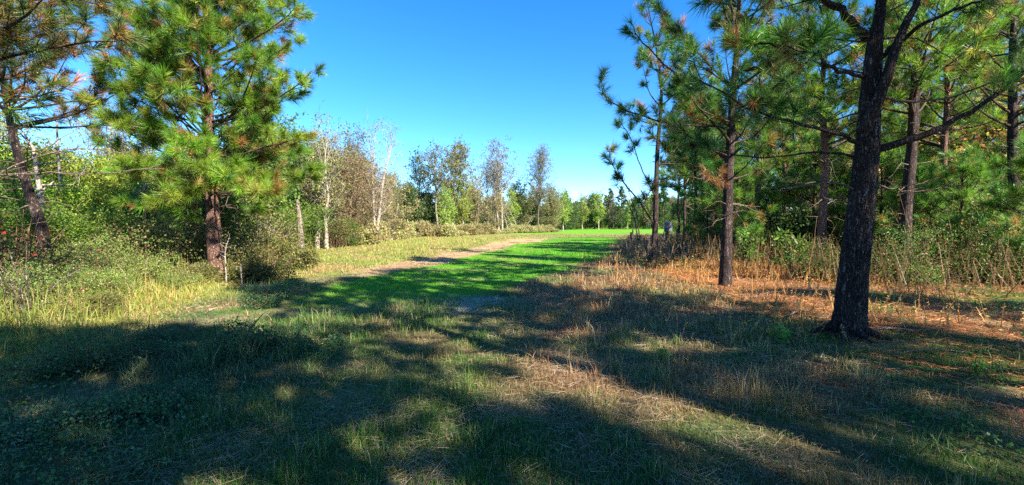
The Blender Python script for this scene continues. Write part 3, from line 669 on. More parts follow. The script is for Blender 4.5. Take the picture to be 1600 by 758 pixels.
b2 = bu(262, 17.5, 'deep green bush with dark hollows left of the pink pine trunk', 'bush', 102, w=2.0, h=3.2, nl=22000, ls=.08, cols=MG, stems=40, lumps=18)
b3 = bu(400, 17.5, 'grey twiggy olive bush behind the right side of the pink pine trunk', 'bush', 103, w=1.7, h=2.9, nl=7000, ls=.09, cols=OL, stems=110, lumps=18, bark=M_grey, sparse=.15)
b4 = bu(412, 12.6, 'rounded sunlit bush at the corner of the golden weeds', 'bush', 104, w=1.1, h=1.25, nl=9000, ls=.06, cols=OL, stems=50, lumps=14)
b5 = bu(20, 9.0, 'dark leafless brush at the left frame edge with red leaves', 'bush', 105, w=1.5, h=1.7, nl=3500, ls=.07, cols=RD, stems=120, lumps=16, sparse=.2)
b6 = bu(235, 13.2, 'brown and green tangled bush under the left boughs', 'bush', 106, w=1.6, h=1.9, nl=7000, ls=.075, cols=([[.12, .18, .04], [.25, .18, .09]], [3, 2]), stems=120, lumps=18)
b7 = bu(130, 11.5, 'low bramble mound in front of the yellow green thicket', 'bush', 107, w=1.8, h=1.15, nl=20000, ls=.042, cols=([[.22, .30, .06], [.12, .20, .04], [.30, .22, .09], [.45, .40, .28]], [4, 3, 1.2, .4]), stems=110, lumps=20)
def db(b, px, Y, rz, sc, label, group=None):
    x = (px - 800) / F * Y; return dup(b, (x, Y, gz(x, Y) - .05), rz, sc, label, group)
for px, Yy, bb, sc, lab in [(170, 9.3, 'b7', .5, 'knee high weed mound in the golden grass left of the pink pine'), (260, 10.6, 'b7', .45, 'small green weed mound in the golden grass before the pink pine'), (95, 8.4, 'b7', .55, 'weed mound at the front of the golden grass near the left edge'),
                        (300, 12.0, 'b4', .55, 'small olive bush just left in front of the pink pine'), (385, 12.2, 'b4', .5, 'small olive bush beside the short pale stem'), (205, 11.4, 'b4', .6, 'olive bush amid golden weeds below the brown tangled bush'), (150, 7.2, 'b4', .42, 'low olive weed mound at the shade line on the left'), (20, 7.6, 'b7', .5, 'weed mound under the bare dark shrub at the left edge')]:
    db({'b4': b4, 'b7': b7}[bb], px, Yy, px, sc, lab)
db(b1, 120, 15.5, 3.6, .62, 'sunlit green bush stepping forward between the white stem and the thicket')
db(b2, 185, 14.2, 1.9, .75, 'leafy green bush in front of the dark hollow left of the pink pine')
db(b2, 30, 12.6, 5.1, .8, 'green bush between the leaning left pine and the left frame edge')
db(b1, 290, 19.5, 5.5, .72, 'yellow green bush seen just left of the pink pine trunk')
db(b1, 85, 17, 2.9, 1.0, 'tall bright thicket right behind the thin white stem')
db(b1, 5, 18, .9, 1.05, 'tall bright thicket at the left frame edge behind the red leaved brush')
db(b1, 40, 22, 1.2, 1.05, 'yellow green thicket behind the leaning pine at the left edge')
db(b1, 215, 24, 2.5, 1.0, 'pale yellow green leafy mass far behind the left thicket')
db(b2, 330, 21, 1.2, 1.15, 'dark green mass directly behind the pink pine trunk')
db(b2, -20, 15, 2.2, 1.1, 'leafy bush cut by the left frame edge')
db(b2, 455, 26, 3.2, 1.1, 'green bush between the pink pine and the leaning grey snag')
db(b1, -90, 19, 4.2, 1.1, 'yellow green thicket beyond the left frame edge')
db(b7, 190, 10.6, 1.5, .85, 'low bramble mound behind the golden weeds, left of the pink pine')
db(b6, 300, 14.6, 2.0, .9, 'twiggy brown bush touching the left side of the pink pine trunk')
db(b7, 60, 8.2, 2.5, .7, 'dark bramble mound under the red leaved brush')
db(b4, 445, 15.8, 1.2, 1.15, 'pale olive bush behind the rounded corner bush')
db(b6, 520, 31, 1.2, 1.2, 'brown scrub at the foot of the white trunked trees')
db(b2, 540, 33, .2, .8, 'green shrub low between the white trunks and the brown tangle')
db(b6, 430, 22, 4.2, 1.1, 'brown scrub around the leaning grey snag')
b8 = bush('bush', at(20, 6.9), 'bare dark shrub reaching up from shade at the left edge', 'bush', 108, w=.9, h=1.0, nl=500, ls=.05, cols=RD, stems=46, lumps=12, bark=M_darkbark)

def stick(name, label, cat, pts, r, mat, seed=1, k=7, br=0, group=None):
    rng = np.random.default_rng(seed); P = spline(np.array(pts, float), 12); loc = P[0].copy()
    root = empty(name, loc, label, cat, group); t = Tubes(); Q = P - loc
    t.add(Q, np.linspace(r, r * .35, 12), k); t.obj('stem', mat, root)
    if br:
        t2 = Tubes()
        for q in range(br):
            i_ = rng.integers(4, 12); d = rng.normal(0, 1, 3); d[2] = abs(d[2]) * .7; d = unit(d); L_ = rng.uniform(.3, 1.0) * r * 16
            t2.add(np.array([Q[i_], Q[i_] + d * L_ * .5, Q[i_] + unit(d + rng.normal(0, .4, 3)) * L_]), [r * .3, r * .18, r * .08], 4)
        t2.obj('twigs', mat, root)
    return root
def wp(px, py, Y): return W(px, py, Y)
def base(px, Y): return np.array(at(px, Y, -.08))
stick('young_tree', 'thin white bare stem in front of the yellow green thicket', 'tree', [base(98, 15.5), wp(97, 330, 15.5), wp(92, 250, 15.5), wp(88, 190, 15.5)], .07, M_white, 3, br=14)
stick('young_tree', 'pale pinkish stem right beside the leaning left pine trunk', 'tree', [base(74, 14), wp(68, 330, 14), wp(60, 285, 14), wp(52, 230, 14)], .11, M_white, 4, br=12)
stick('young_tree', 'forked white stem in the dark hollow of the left thicket', 'tree', [base(228, 15.5), wp(226, 350, 15.5), wp(222, 310, 15.5), wp(228, 290, 15.5)], .05, M_white, 5, br=10)
stick('snag', 'leaning grey snag behind the corner bush', 'snag', [base(470, 20), wp(469, 350, 20), wp(464, 312, 20)], .17, M_grey, 6, k=9)
stick('sapling', 'pale bare sapling stem right of the pink pine trunk', 'sapling', [base(352, 11.6), wp(353, 420, 11.6), wp(352, 392, 11.6), wp(358, 372, 11.6)], .022, M_white, 7, br=6)
stick('sapling', 'short pale stem in the golden weeds', 'sapling', [base(377, 11.3), wp(377, 430, 11.3), wp(376, 412, 11.3)], .018, M_white, 8, br=4)
stick('fallen_branch', 'fallen bare branch lying from the corner bush to the track', 'branch', [base(425, 13.2) + [0, 0, .15], base(445, 12.8) + [0, 0, .35], base(455, 12.6) + [0, 0, .75]], .03, M_deadw, 9, br=6)
stick('fallen_branch', 'grey stick lying flat on the tan verge', 'branch', [base(435, 12.4) + [0, 0, .13], base(480, 12.7) + [0, 0, .13], base(520, 12.9) + [0, 0, .12]], .02, M_deadw, 10, br=3)

# ================================================================== mid and far broadleaf trees
bl = broadleaf
bl('tree', at(158, 23), 'thin twigged tree with pinkish brown leaves above the yellow green thicket', 'tree', 220, H=8.4, r=.09, clear=.3, cw=2.3, nclump=44, leaves=34, ls=.13, cols=([[.50, .26, .15], [.30, .26, .10], [.22, .28, .06]], [3, 2, 2]), bark=M_grey, stems=3, twigs=12, clump=1.0)
bl('tree', at(35, 21), 'yellow green small tree behind the leaning left pine', 'tree', 221, H=6.8, r=.09, clear=.25, cw=2.3, nclump=36, leaves=90, ls=.13, cols=YG, bark=M_white, stems=3, clump=1.0)
bl('tree', at(225, 22), 'thin half bare tree between the thicket and the bushy left pine', 'tree', 222, H=7.2, r=.08, clear=.3, cw=2.0, nclump=34, leaves=40, ls=.13, cols=YG, bark=M_grey, stems=2, clump=1.0)
bl('tree', at(425, 20), 'ivy clad bright green tree hugging the right side of the bushy left pine', 'tree', 201, H=7.4, r=.14, clear=.25, cw=1.9, nclump=40, leaves=330, ls=.13, cols=([[.13, .26, .03], [.08, .18, .03], [.24, .30, .05]], [4, 3, 2]), bark=M_white, clump=.8)
bl('tree', at(372, 19), 'green leafy tree filling the gap behind the pink pine crown', 'tree', 202, H=6.2, r=.10, clear=.2, cw=1.8, nclump=30, leaves=260, ls=.13, cols=MG, bark=M_grey, clump=.8)
T1 = bl('tree', at(500, 30), 'white trunked tree with sparse pale leaves right of the left pine', 'tree', 203, H=8.6, r=.17, clear=.35, cw=1.8, nclump=34, leaves=70, ls=.15, cols=OL, bark=M_white, stems=2, clump=.9)
T2 = bl('tree', at(512, 34), 'grey twiggy tree with a greenish crown behind the white trunks', 'tree', 204, H=9.4, r=.15, clear=.3, cw=2.2, nclump=40, leaves=110, ls=.15, cols=OL, bark=M_grey, stems=2, clump=1.0)
T3 = bl('tree', at(548, 34), 'vine tangled brown tree with arching hanging stems', 'tree', 205, H=7.6, r=.17, clear=.22, cw=2.7, nclump=60, leaves=110, ls=.12, cols=BR, bark=M_deadw, stems=3, vines=120, clump=1.0)
T4 = bl('tree', at(584, 38), 'bare twiggy tree with a pale trunk and thin grey top beside the tangle', 'tree', 206, H=10.6, r=.16, clear=.3, cw=1.9, nclump=44, leaves=26, ls=.13, cols=OL, bark=M_white, stems=2, clump=1.0)
bl('tree', at(560, 40), 'olive brown leafy tree behind the vine tangled tree', 'tree', 207, H=8.4, r=.15, clear=.2, cw=2.7, nclump=50, leaves=170, ls=.15, cols=OL, bark=M_grey, stems=2, clump=1.1)
bl('tree', at(602, 43), 'short brownish tree at the right foot of the brown tangle', 'tree', 208, H=6.6, r=.13, clear=.15, cw=2.2, nclump=36, leaves=130, ls=.15, cols=BR, bark=M_grey, stems=3, vines=30, clump=1.0)
T5 = bl('tree', at(640, 66), 'dense dark green tree low in the gap of the tree line', 'tree', 209, H=7.5, r=.15, clear=.12, cw=3.0, nclump=44, leaves=230, ls=.24, cols=([[.05, .11, .03], [.09, .15, .04], [.16, .18, .06]], [3, 3, 1]), bark=M_darkbark, clump=1.3)
T6 = bl('tree', at(655, 72), 'slim dark tree with open feathery crown, left end of the tall group', 'tree', 210, H=13.2, r=.15, clear=.45, cw=3.6, nclump=38, leaves=80, ls=.26, cols=DG, bark=M_darkbark, clump=1.3)
T7 = bl('tree', at(684, 70), 'tall tree with a whitish straight trunk and leafy branching top', 'tree', 211, H=14.3, r=.20, clear=.5, cw=4.1, nclump=44, leaves=85, ls=.26, cols=([[.09, .13, .04], [.16, .17, .06], [.30, .20, .07]], [3, 2, 1]), bark=M_grey, clump=1.4)
T8 = bl('tree', at(712, 74), 'tallest full crown of the group, tan and green leaves in clumps', 'tree', 212, H=15.3, r=.19, clear=.45, cw=4.5, nclump=50, leaves=120, ls=.27, cols=([[.12, .15, .04], [.28, .22, .09], [.08, .12, .04]], [3, 2.4, 1]), bark=M_grey, clump=1.3)
T9 = bl('tree', at(724, 72), 'narrow yellow green tree with pale stem at the right of the tall group', 'tree', 213, H=9.0, r=.14, clear=.3, cw=2.0, nclump=30, leaves=110, ls=.24, cols=YG, bark=M_white, clump=1.1)
DT_LATE = [(512, 46, 9.6), (530, 52, 10.2), (556, 50, 9.4), (575, 58, 10.4), (596, 56, 8.8), (612, 62, 8.6), (486, 40, 8.8), (622, 74, 9.0)]
T10 = bl('tree', at(762, 92), 'bare grey brown broad tree with fine purple twigs', 'tree', 214, H=14.5, r=.20, clear=.2, cw=4.4, nclump=80, leaves=40, ls=.24, cols=([[.26, .20, .13], [.20, .20, .08]], [3, 2]), bark=M_grey, stems=3, twigs=14, clump=1.6)
T11 = bl('tree', at(784, 90), 'tall pale tree with three white stems and a feathery leafy crown', 'tree', 215, H=19.3, r=.22, clear=.55, cw=4.3, nclump=80, leaves=60, ls=.26, cols=([[.14, .17, .10], [.22, .20, .14]], [3, 2]), bark=M_white, stems=3, twigs=12, clump=1.3)
T12 = bl('tree', at(840, 95), 'solitary tall tree with a round open crown of grey leaves', 'tree', 216, H=18.6, r=.20, clear=.45, cw=4.4, nclump=95, leaves=62, ls=.24, cols=([[.22, .19, .15], [.16, .18, .10]], [3, 2]), bark=M_darkbark, twigs=12, clump=1.3)
T13 = bl('tree', at(815, 100), 'olive leafy tree filling the gap between the two tallest pale trees', 'tree', 217, H=11.5, r=.18, clear=.12, cw=4.0, nclump=60, leaves=130, ls=.28, cols=OL, bark=M_grey, stems=2, clump=1.5)
T14 = bl('tree', at(742, 82), 'short grey twiggy tree in front of the fine twigged tree', 'tree', 218, H=10.0, r=.15, clear=.2, cw=2.8, nclump=40, leaves=60, ls=.24, cols=BR, bark=M_grey, stems=2, clump=1.2)
CON = pine('cedar_tree', at(884, 150), 'pointed dark conifer rising from the far tree line', 231, H=13, r=.2, crown0=1, dead0=.6, maxlen=3.0, NL=.7, NC=14, Wn=.09, cols=DG, whorl=.7, shoot=.6, step=.5, brown=0)
CON['category'] = 'conifer'
def dt(b, px, Y, rz, sc, label, group=None):
    x = (px - 800) / F * Y; return dup(b, (x, Y, gz(x, Y) - .05), rz, sc, label, group)
MID = [
 (T5, 613, 70, .5, .85, 'small dark green tree at the left of the tree line gap'), (T13, 625, 82, 1.5, .75, 'olive tree rising behind the tree line gap'),
 (T5, 668, 78, 2.2, 1.0, 'dark green underwood tree between the slim and white trunked trees'), (T13, 700, 84, 2.0, .85, 'olive underwood tree behind the tall group'),
 (T5, 738, 88, 3.1, 1.15, 'dark green tree filling under the fine twigged tree'), (T10, 735, 100, 2.2, .9, 'grey bare tree set back behind the yellow green tree'),
 (T5, 770, 104, 4.0, 1.1, 'dark underwood tree behind the three white stems'), (T9, 800, 96, 1.0, 1.05, 'yellow green slim tree right of the three white stems'),
 (T13, 858, 106, 4.0, .95, 'olive tree to the right of the solitary round crowned tree'), (T13, 828, 112, 2.7, 1.0, 'olive tree close behind the solitary round crowned tree'),
 (T10, 862, 118, 1.3, .85, 'greyish twiggy tree at the start of the low far tree line'), (T9, 880, 125, 2.3, 1.3, 'yellow green tree in the low far tree line'),
 (T9, 697, 66, 2.3, .8, 'low yellow green tree at the foot of the tall group'), (T14, 640, 75, 2.9, .9, 'brownish twiggy tree behind the dark gap tree'),
 (T3, 530, 42, 2.9, 1.0, 'second vine covered brown tree behind the first'), (T2, 470, 34, 1.9, .9, 'twiggy olive tree peeking right of the left pine crown'),
 (T4, 535, 40, 2.9, .95, 'bare grey topped tree above the vine tangled tree'), (T14, 775, 84, 1.2, .8, 'low brown twiggy tree before the three white stems'),
 (T5, 582, 52, 1.2, .7, 'dark green low tree right behind the brown tangle'), (T1, 590, 48, 2.2, .75, 'small white stemmed tree right of the brown tangle'),
]
for b_, px, Yy, rz, sc, lab in MID: dt(b_, px, Yy, rz, sc, lab)
rngf = np.random.default_rng(9)
LT = []
for q, (px, Yy, top) in enumerate(DT_LATE):
    b_, nm, h0 = [(T13, 'olive leafy', 11.5), (T2, 'grey green twiggy', 9.4), (T8, 'tan and green', 15.3)][q % 3]
    LT.append((dt(b_, px, Yy, q * 1.7, top / h0, 'x', 'trees behind the brown tangle'), px, Yy, nm + ' backing tree'))
name_by_gap(LT, [(500, 'first white trunks'), (548, 'brown tangled tree'), (584, 'bare topped tree'), (640, 'dark gap tree')], 'x')
TA = [(584, 'bare topped tree'), (640, 'dark gap tree'), (684, 'white trunked tree'), (724, 'yellow green tree'), (784, 'three white stems'), (840, 'round crowned tree')]
FL, SL, FAR, WD = [], [], [], []
for q, px in enumerate(np.arange(540, 900, 11)):
    Yy = np.interp(px, [556, 640, 785, 900], [62, 92, 118, 150]) + rngf.uniform(0, 14); b_, nm = [(T5, 'dark green'), (T13, 'olive'), (T14, 'brown twiggy')][rngf.integers(3)]
    h0 = {T13: 11.5, T5: 7.5, T14: 10}[b_]; top = 1.6 + Yy * rngf.uniform(22, 48) / F
    FL.append((dt(b_, px + rngf.normal(0, 4), Yy, rngf.uniform(0, 6), top / h0 * 1.05, 'x', 'filling trees of the left tree line'), px, Yy, nm + ' filler tree'))
name_by_gap(FL, TA, 'x')
SC = bush('bush', at(620, 58), 'tan brown scrub at the foot of the tree line gap', 'bush', 120, w=2.2, h=1.5, nl=5000, ls=.16, cols=([[.44, .36, .18], [.28, .34, .10], [.52, .38, .20]], [3, 4, 2]), stems=70, lumps=16)
for q, px in enumerate(np.arange(545, 870, 11)):
    Yy = np.interp(px, [545, 600, 640, 700, 785, 870], [37, 46, 62, 66, 86, 104]) - rngf.uniform(0, 4)
    x_ = (px - 800) / F * Yy; SL.append((dup(SC, (x_, Yy, gz(x_, Yy) - .05), rngf.uniform(0, 6), (1.1, 1.1, rngf.uniform(.3, 1.7)), 'x', 'scrub along the foot of the left tree line'), px, Yy))
name_by_gap(SL, TA, 'olive scrub patch')
far = [(T5, 'round green'), (T13, 'olive leafy'), (CON, 'dark pointed'), (T10, 'bare grey'), (T9, 'yellow green slim'), (T5, 'broad green'), (CON, 'blue green pointed'), (T13, 'tan olive'), (T14, 'brown twiggy')]
q = 0; spots = ['behind the low far tree line', 'in the far tree line across the bright field']
for px in np.arange(860, 1120, 6.5):
    b_, nm = far[rngf.integers(len(far))]; Yy = rngf.uniform(150, 200); top = rngf.uniform(10, 14.5) * (1.12 if b_ is CON else 1)
    h0 = {T5: 7.5, T13: 11.5, CON: 13, T10: 14.5, T9: 9, T14: 10}[b_]
    FAR.append((dt(b_, px + rngf.normal(0, 3), Yy, rngf.uniform(0, 6), top / h0, 'x', 'far tree line'), px, Yy, nm + ' far tree'))
name_by_gap(FAR, [(884, 'tallest pointed conifer'), (940, 'field centre'), (980, 'dead leaning sapling'), (1022, 'slim row pine')], 'x')
for px in np.arange(-150, 520, 22):      # woods behind the left thicket, seen only through gaps
    b_, nm = [(T13, 'olive leafy'), (T5, 'dark green'), (T2, 'grey twiggy')][rngf.integers(3)]
    h0 = {T13: 11.5, T5: 7.5, T2: 9.4}[b_]; Yy = rngf.uniform(30, 44)
    WD.append((dt(b_, px + rngf.normal(0, 6), Yy, rngf.uniform(0, 6), rngf.uniform(6.0, 8.6) / h0, 'x', 'woods behind the left thicket'), px, Yy, nm + ' backwoods tree'))
name_by_gap(WD, [(60, 'leaning left pine'), (97, 'thin white stem'), (228, 'forked white stem'), (335, 'pink pine trunk'), (468, 'leaning grey snag')], 'x')
FB = []
for px in np.arange(600, 1110, 8.5):
    Yy = rngf.uniform(185, 225); FB.append((db(b2, px + rngf.normal(0, 2), Yy, rngf.uniform(0, 6), (rngf.uniform(2.2, 3.0), 2.0, rngf.uniform(2.2, 4.2)), 'x', 'far background bushes'), px, Yy))
name_by_gap(FB, TA + [(884, 'tallest pointed conifer'), (940, 'field centre'), (980, 'dead leaning sapling'), (1022, 'slim row pine')], 'far backing bush')
# ================================================================== right undergrowth
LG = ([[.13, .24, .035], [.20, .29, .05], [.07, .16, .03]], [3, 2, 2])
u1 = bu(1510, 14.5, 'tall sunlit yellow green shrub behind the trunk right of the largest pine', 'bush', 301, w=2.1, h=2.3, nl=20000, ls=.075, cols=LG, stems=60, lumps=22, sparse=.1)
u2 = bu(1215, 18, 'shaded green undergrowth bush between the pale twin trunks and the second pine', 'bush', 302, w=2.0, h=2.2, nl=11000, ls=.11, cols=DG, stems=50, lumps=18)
u3 = bu(1165, 14, 'sapling with drooping bright leaves right of the second front row pine', 'sapling', 303, w=.55, h=1.6, nl=700, ls=.15, cols=LG, stems=9, lumps=6, wr=.16)
u4 = bu(1440, 10.4, 'leafy weed stand with rusty lower stems right of the largest pine', 'bush', 304, w=1.2, h=1.4, nl=6500, ls=.055, cols=([[.09, .17, .035], [.15, .24, .04], [.30, .15, .06]], [3, 1.5, 1]), stems=120, lumps=16, wr=.22)
db(u3, 1237, 11.6, 1.0, 1.0, 'bright drooping leaved sapling left of the pink barked pine')
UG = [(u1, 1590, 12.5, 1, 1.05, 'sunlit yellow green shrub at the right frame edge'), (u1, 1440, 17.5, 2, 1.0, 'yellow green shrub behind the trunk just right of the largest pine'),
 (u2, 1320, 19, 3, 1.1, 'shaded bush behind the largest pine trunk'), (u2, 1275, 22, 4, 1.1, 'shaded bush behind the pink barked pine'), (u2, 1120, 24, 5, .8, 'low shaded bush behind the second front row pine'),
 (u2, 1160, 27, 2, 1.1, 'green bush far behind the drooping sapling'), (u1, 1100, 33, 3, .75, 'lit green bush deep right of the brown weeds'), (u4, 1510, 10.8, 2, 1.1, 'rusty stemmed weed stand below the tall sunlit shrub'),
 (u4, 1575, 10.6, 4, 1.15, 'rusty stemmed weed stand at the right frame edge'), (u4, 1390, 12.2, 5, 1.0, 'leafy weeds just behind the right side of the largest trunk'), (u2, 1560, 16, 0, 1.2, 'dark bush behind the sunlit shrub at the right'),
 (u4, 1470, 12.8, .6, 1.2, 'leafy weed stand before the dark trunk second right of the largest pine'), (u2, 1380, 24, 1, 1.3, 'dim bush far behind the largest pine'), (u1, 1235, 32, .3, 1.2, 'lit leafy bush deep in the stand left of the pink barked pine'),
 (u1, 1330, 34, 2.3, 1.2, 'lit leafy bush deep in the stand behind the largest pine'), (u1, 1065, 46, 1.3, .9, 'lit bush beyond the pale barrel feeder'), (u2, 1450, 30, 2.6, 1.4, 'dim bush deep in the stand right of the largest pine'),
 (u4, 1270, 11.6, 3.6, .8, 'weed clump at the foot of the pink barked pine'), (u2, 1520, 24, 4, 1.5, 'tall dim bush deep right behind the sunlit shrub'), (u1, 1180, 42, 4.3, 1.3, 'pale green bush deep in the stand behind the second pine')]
for b_, px, Yy, rz, sc, lab in UG: db(b_, px, Yy, rz, sc, lab)
DB = []
for q in range(26):
    Yy = 40 + rngf.uniform(0, 40); px = rngf.uniform(1060, 1640)
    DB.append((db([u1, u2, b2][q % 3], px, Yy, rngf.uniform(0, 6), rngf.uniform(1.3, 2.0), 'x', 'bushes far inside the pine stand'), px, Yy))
name_by_gap(DB, RA, 'dim far leafy bush')
YP = pine('young_pine', at(1500, 12.6), 'young bushy bright pine in front of the tall sunlit shrub', 71, H=3.4, r=.05, crown0=.5, dead0=.4, maxlen=1.25, NL=.26, NC=55, Wn=.011, whorl=.4, shoot=.4, step=.2, cols=([[.15, .30, .03], [.20, .32, .05], [.10, .22, .04]], [3, 2, 2]), brown=.08)
YP['category'] = 'young pine'
for px, Yy, sc, lab in [(1560, 14.5, 1.25, 'young bright pine by the right frame edge'), (1425, 14.8, 1.1, 'young pine behind the right neighbour of the largest pine'), (1200, 20, 1.0, 'young pine left of the slender lit trunk'), (1310, 17, 1.2, 'young pine showing left of the largest trunk'),
                        (1105, 22, .9, 'young pine beside the thin dark pine'), (1165, 30, 1.3, 'young pine deep behind the second row pine'), (1075, 42, 1.4, 'young pine beyond the barrel feeder'), (1375, 16, 1.35, 'young pine right behind the largest trunk'), (1245, 26, 1.4, 'young pine behind the pale thin trunk'), (1620, 10.5, 1.0, 'young pine cut by the right frame edge'), (1460, 19, 1.6, 'tall young pine deep behind the leafy backed trunk'), (1535, 18, 1.6, 'tall young pine deep in the right undergrowth'), (1270, 19, 1.5, 'young pine behind the pink barked pine'), (1150, 17.5, 1.2, 'young pine behind the second row pine'), (1120, 32, 1.6, 'tall young pine deep between the second row pine and thin dark pine')]:
    dup(YP, at(px, Yy), px, sc, lab)
AU = bl('tree', at(1560, 17), 'autumn orange and yellow leaved tree behind the boughs at the upper right', 'tree', 305, H=10, r=.14, clear=.35, cw=3.2, nclump=44, leaves=150, ls=.14, cols=([[.50, .24, .06], [.55, .38, .08], [.18, .26, .05], [.45, .14, .06]], [3, 3, 3, 1]), bark=M_darkbark, clump=1.0)
dt(AU, 1440, 22, 2, 1.0, 'autumn gold tree showing between the largest pine and its right neighbour')
dt(AU, 1255, 36, 4, 1.1, 'autumn gold tree deep behind the pink barked pine')

# ================================================================== posts, feeder, fallen and leaning wood
def post(name, loc, label, w, h, mat, tilt=0, seed=0):
    rng = np.random.default_rng(seed); n_ = 7; k = 8
    root = empty(name, loc, label, 'post'); t = Tubes()
    P = np.array([[tilt * f * h, rng.normal(0, .004), -.2 + (h + .2) * f] for f in np.linspace(0, 1, n_)])
    t.add(P, np.full(n_, w / 2) * (1 + rng.normal(0, .04, n_)), k); t.add(np.array([P[-1], P[-1] + [0, 0, .012], P[-1] + [0, 0, .03]]), [w / 2, w / 2.4, .001], k)
    t.obj('shaft', mat, root); return root
p1 = post('fence_post', at(1013, 18.1), 'short dark stub post just left of the third front row pine', .17, .95, M_darkbark)
for px, Yy, h_, lab in [(985, 27, 1.1, 'thin weathered fence post left of the stub post'), (988, 33, 1.2, 'weathered fence post behind the dead leaning sapling'), (1040, 25, 1.25, 'grey fence post below the pale barrel feeder'), (1057, 27, 1.2, 'grey fence post right of the pale barrel feeder')]:
    post('fence_post', at(px, Yy), lab, .11, h_, M_grey, .03, px)
# game feeder: a pale barrel on a dark spreader box and three legs
fx, fy, fz = at(1044, 30)
fd = empty('game_feeder', (fx, fy, fz), 'pale barrel feeder on thin legs behind the third front row pine', 'feeder')
M_feed = plain_mat('weathered_galvanised_barrel', (.14, .16, .20), .5, .35, 6)
t = Tubes(); t.add(np.array([[0, 0, 1.05], [0, 0, 1.06], [0, 0, 1.2], [0, 0, 1.5], [0, 0, 1.72], [0, 0, 1.74], [0, 0, 1.86], [0, 0, 1.9]]), [.02, .28, .31, .31, .31, .33, .2, .02], 20); t.obj('barrel', M_feed, fd)
t = Tubes(); t.add(np.array([[-.03, 0, .78], [-.03, 0, .79], [-.03, 0, 1.04], [-.03, 0, 1.05]]), [.01, .13, .13, .01], 12); t.obj('spreader', plain_mat('black_plastic', (.03, .03, .03)), fd)
for a_ in (0.3, 2.4, 4.5):
    t = Tubes(); t.add(np.array([[math.cos(a_) * .3, math.sin(a_) * .3, 1.7], [math.cos(a_) * .45, math.sin(a_) * .45, -.1]]), [.02, .02], 6); t.obj('leg', M_deadw, fd)
fd.scale = (.85, .85, .9)
# dead sapling leaning over the field edge
stick('dead_tree', 'dead pale sapling leaning left over the field edge, split stems', 'dead tree', [base(998, 30), wp(992, 345, 30), wp(978, 312, 30), wp(963, 290, 30)], .06, M_deadw, 12, br=40)
stick('dead_tree', 'second pale stem leaning beside the split dead sapling', 'dead tree', [base(1000, 30.3), wp(996, 340, 30.3), wp(986, 310, 30.3), wp(980, 292, 30.3)], .045, M_deadw, 13, br=30)
for a_, b_, c_, lab in [((795, 92), (776, 300), 0, 'pale pole leaning left against the three white stems'), ((812, 92), (790, 318), 0, 'pale broken pole leaning right of the three white stems'), ((804, 93), (788, 330), 0, 'short broken pole between the two leaning poles'),
                        ((815, 96), (832, 338), 0, 'pale broken trunk leaning toward the solitary tree')]:
    stick('broken_trunk', lab, 'snag', [base(*a_), (base(*a_) + wp(b_[0], b_[1], a_[1])) / 2 + [0.1, 0, .1], wp(b_[0], b_[1], a_[1])], .14, M_grey, a_[0], br=12)
stick('snag', 'leaning thin grey stem right of the brown tangle', 'snag', [base(610, 52), wp(604, 355, 52), wp(596, 335, 52)], .13, M_grey, 14, br=3)

# sticks on the ground by the big pine
def lay(px, py, L_, az, r_, lab, mat=M_deadw, seed=0):
    g_ = G(px, py); p0 = np.array([g_[0], g_[1], gz(g_[0], g_[1]) + r_ * .7 + .015]); d = np.array([math.cos(az), math.sin(az), 0]); e = p0 + d * L_; e[2] = gz(e[0], e[1]) + .05
    stick('fallen_branch', lab, 'branch', [p0, (p0 + e) / 2 + [0, 0.03, .05], e], r_, mat, seed, br=5)
lay(1345, 532, .75, -.25, .028, 'thick root like stick at the foot of the largest pine', M_deadw, 31)
lay(1230, 505, .7, .5, .016, 'pale dry stick on the straw left of the largest pine', M_deadw, 32)
lay(1290, 560, .6, .2, .012, 'thin twig on the straw before the largest pine', M_deadw, 33)
lay(1120, 610, .35, .1, .010, 'short pale twig in the front grass', M_deadw, 34)
lay(1400, 560, .8, -.3, .012, 'thin twig lying on red straw right of the largest pine', M_deadw, 35)
lay(1180, 470, .9, .2, .014, 'dry branch on the straw right of the second pine', M_deadw, 36)

# ================================================================== ground growth
def polar(n, rng, d0, d1, amax=62, pw=0.0):
    u = rng.random(n)
    d = d0 * (d1 / d0) ** u if pw == 0 else (d0 ** pw + u * (d1 ** pw - d0 ** pw)) ** (1 / pw)
    a = R(1) * rng.uniform(-amax, amax, n); return d * np.sin(a), d * np.cos(a), d
rg = np.random.default_rng(77)
# short grass everywhere
x, y, d = polar(520000, rg, 1.7, 75)
Z = zones(x, y)
keep = rg.random(len(x)) < np.clip(1 - .8 * Z['track'] - .55 * Z['straw'] - .45 * sm(vn(x, y, .8, 77), .72, .9) * (1 - Z['green']), .1, 1)
# clumpy
keep &= rg.random(len(x)) < .45 + .9 * vn(x, y, .28, 91)
x, y, d = x[keep], y[keep], d[keep]; Z = zones(x, y)
C = jit(gcolor(x, y), rg, .22, .07)
dryb = rg.random(len(x)) < (.12 + .3 * Z['dry']) * (1 - .93 * Z['green']) * (1 - Z['far'])
C[dryb] = jit(np.tile([.38, .29, .16], (dryb.sum(), 1)), rg, .25, .06)
H = (.045 + .075 * vn(x, y, .5, 95) ** 1.5 + .08 * sm(vn(x, y, 1.7, 96), .6, .9)) * rg.uniform(.5, 1.35, len(x))
H = H * (1 + .3 * Z['pale'] * sm(y, 8, 14) + .35 * Z['dry'] + .5 * Z['far'] - .25 * Z['track']) ; H = H * (1 - Z['green'] * .25)
H = H * (1 + .9 * (vn(x, y, .22, 133) > .70) * (1 - Z['green']) * (1 - Z['track']))
blades('grass', np.stack([x, y, height(x, y) - .01], -1), H, np.maximum(.0050, d * .0013) * rg.uniform(.7, 1.3, len(x)), C, rg, M_grass, 1.15, 'short mixed green and straw coloured grass of the clearing', 'grass')
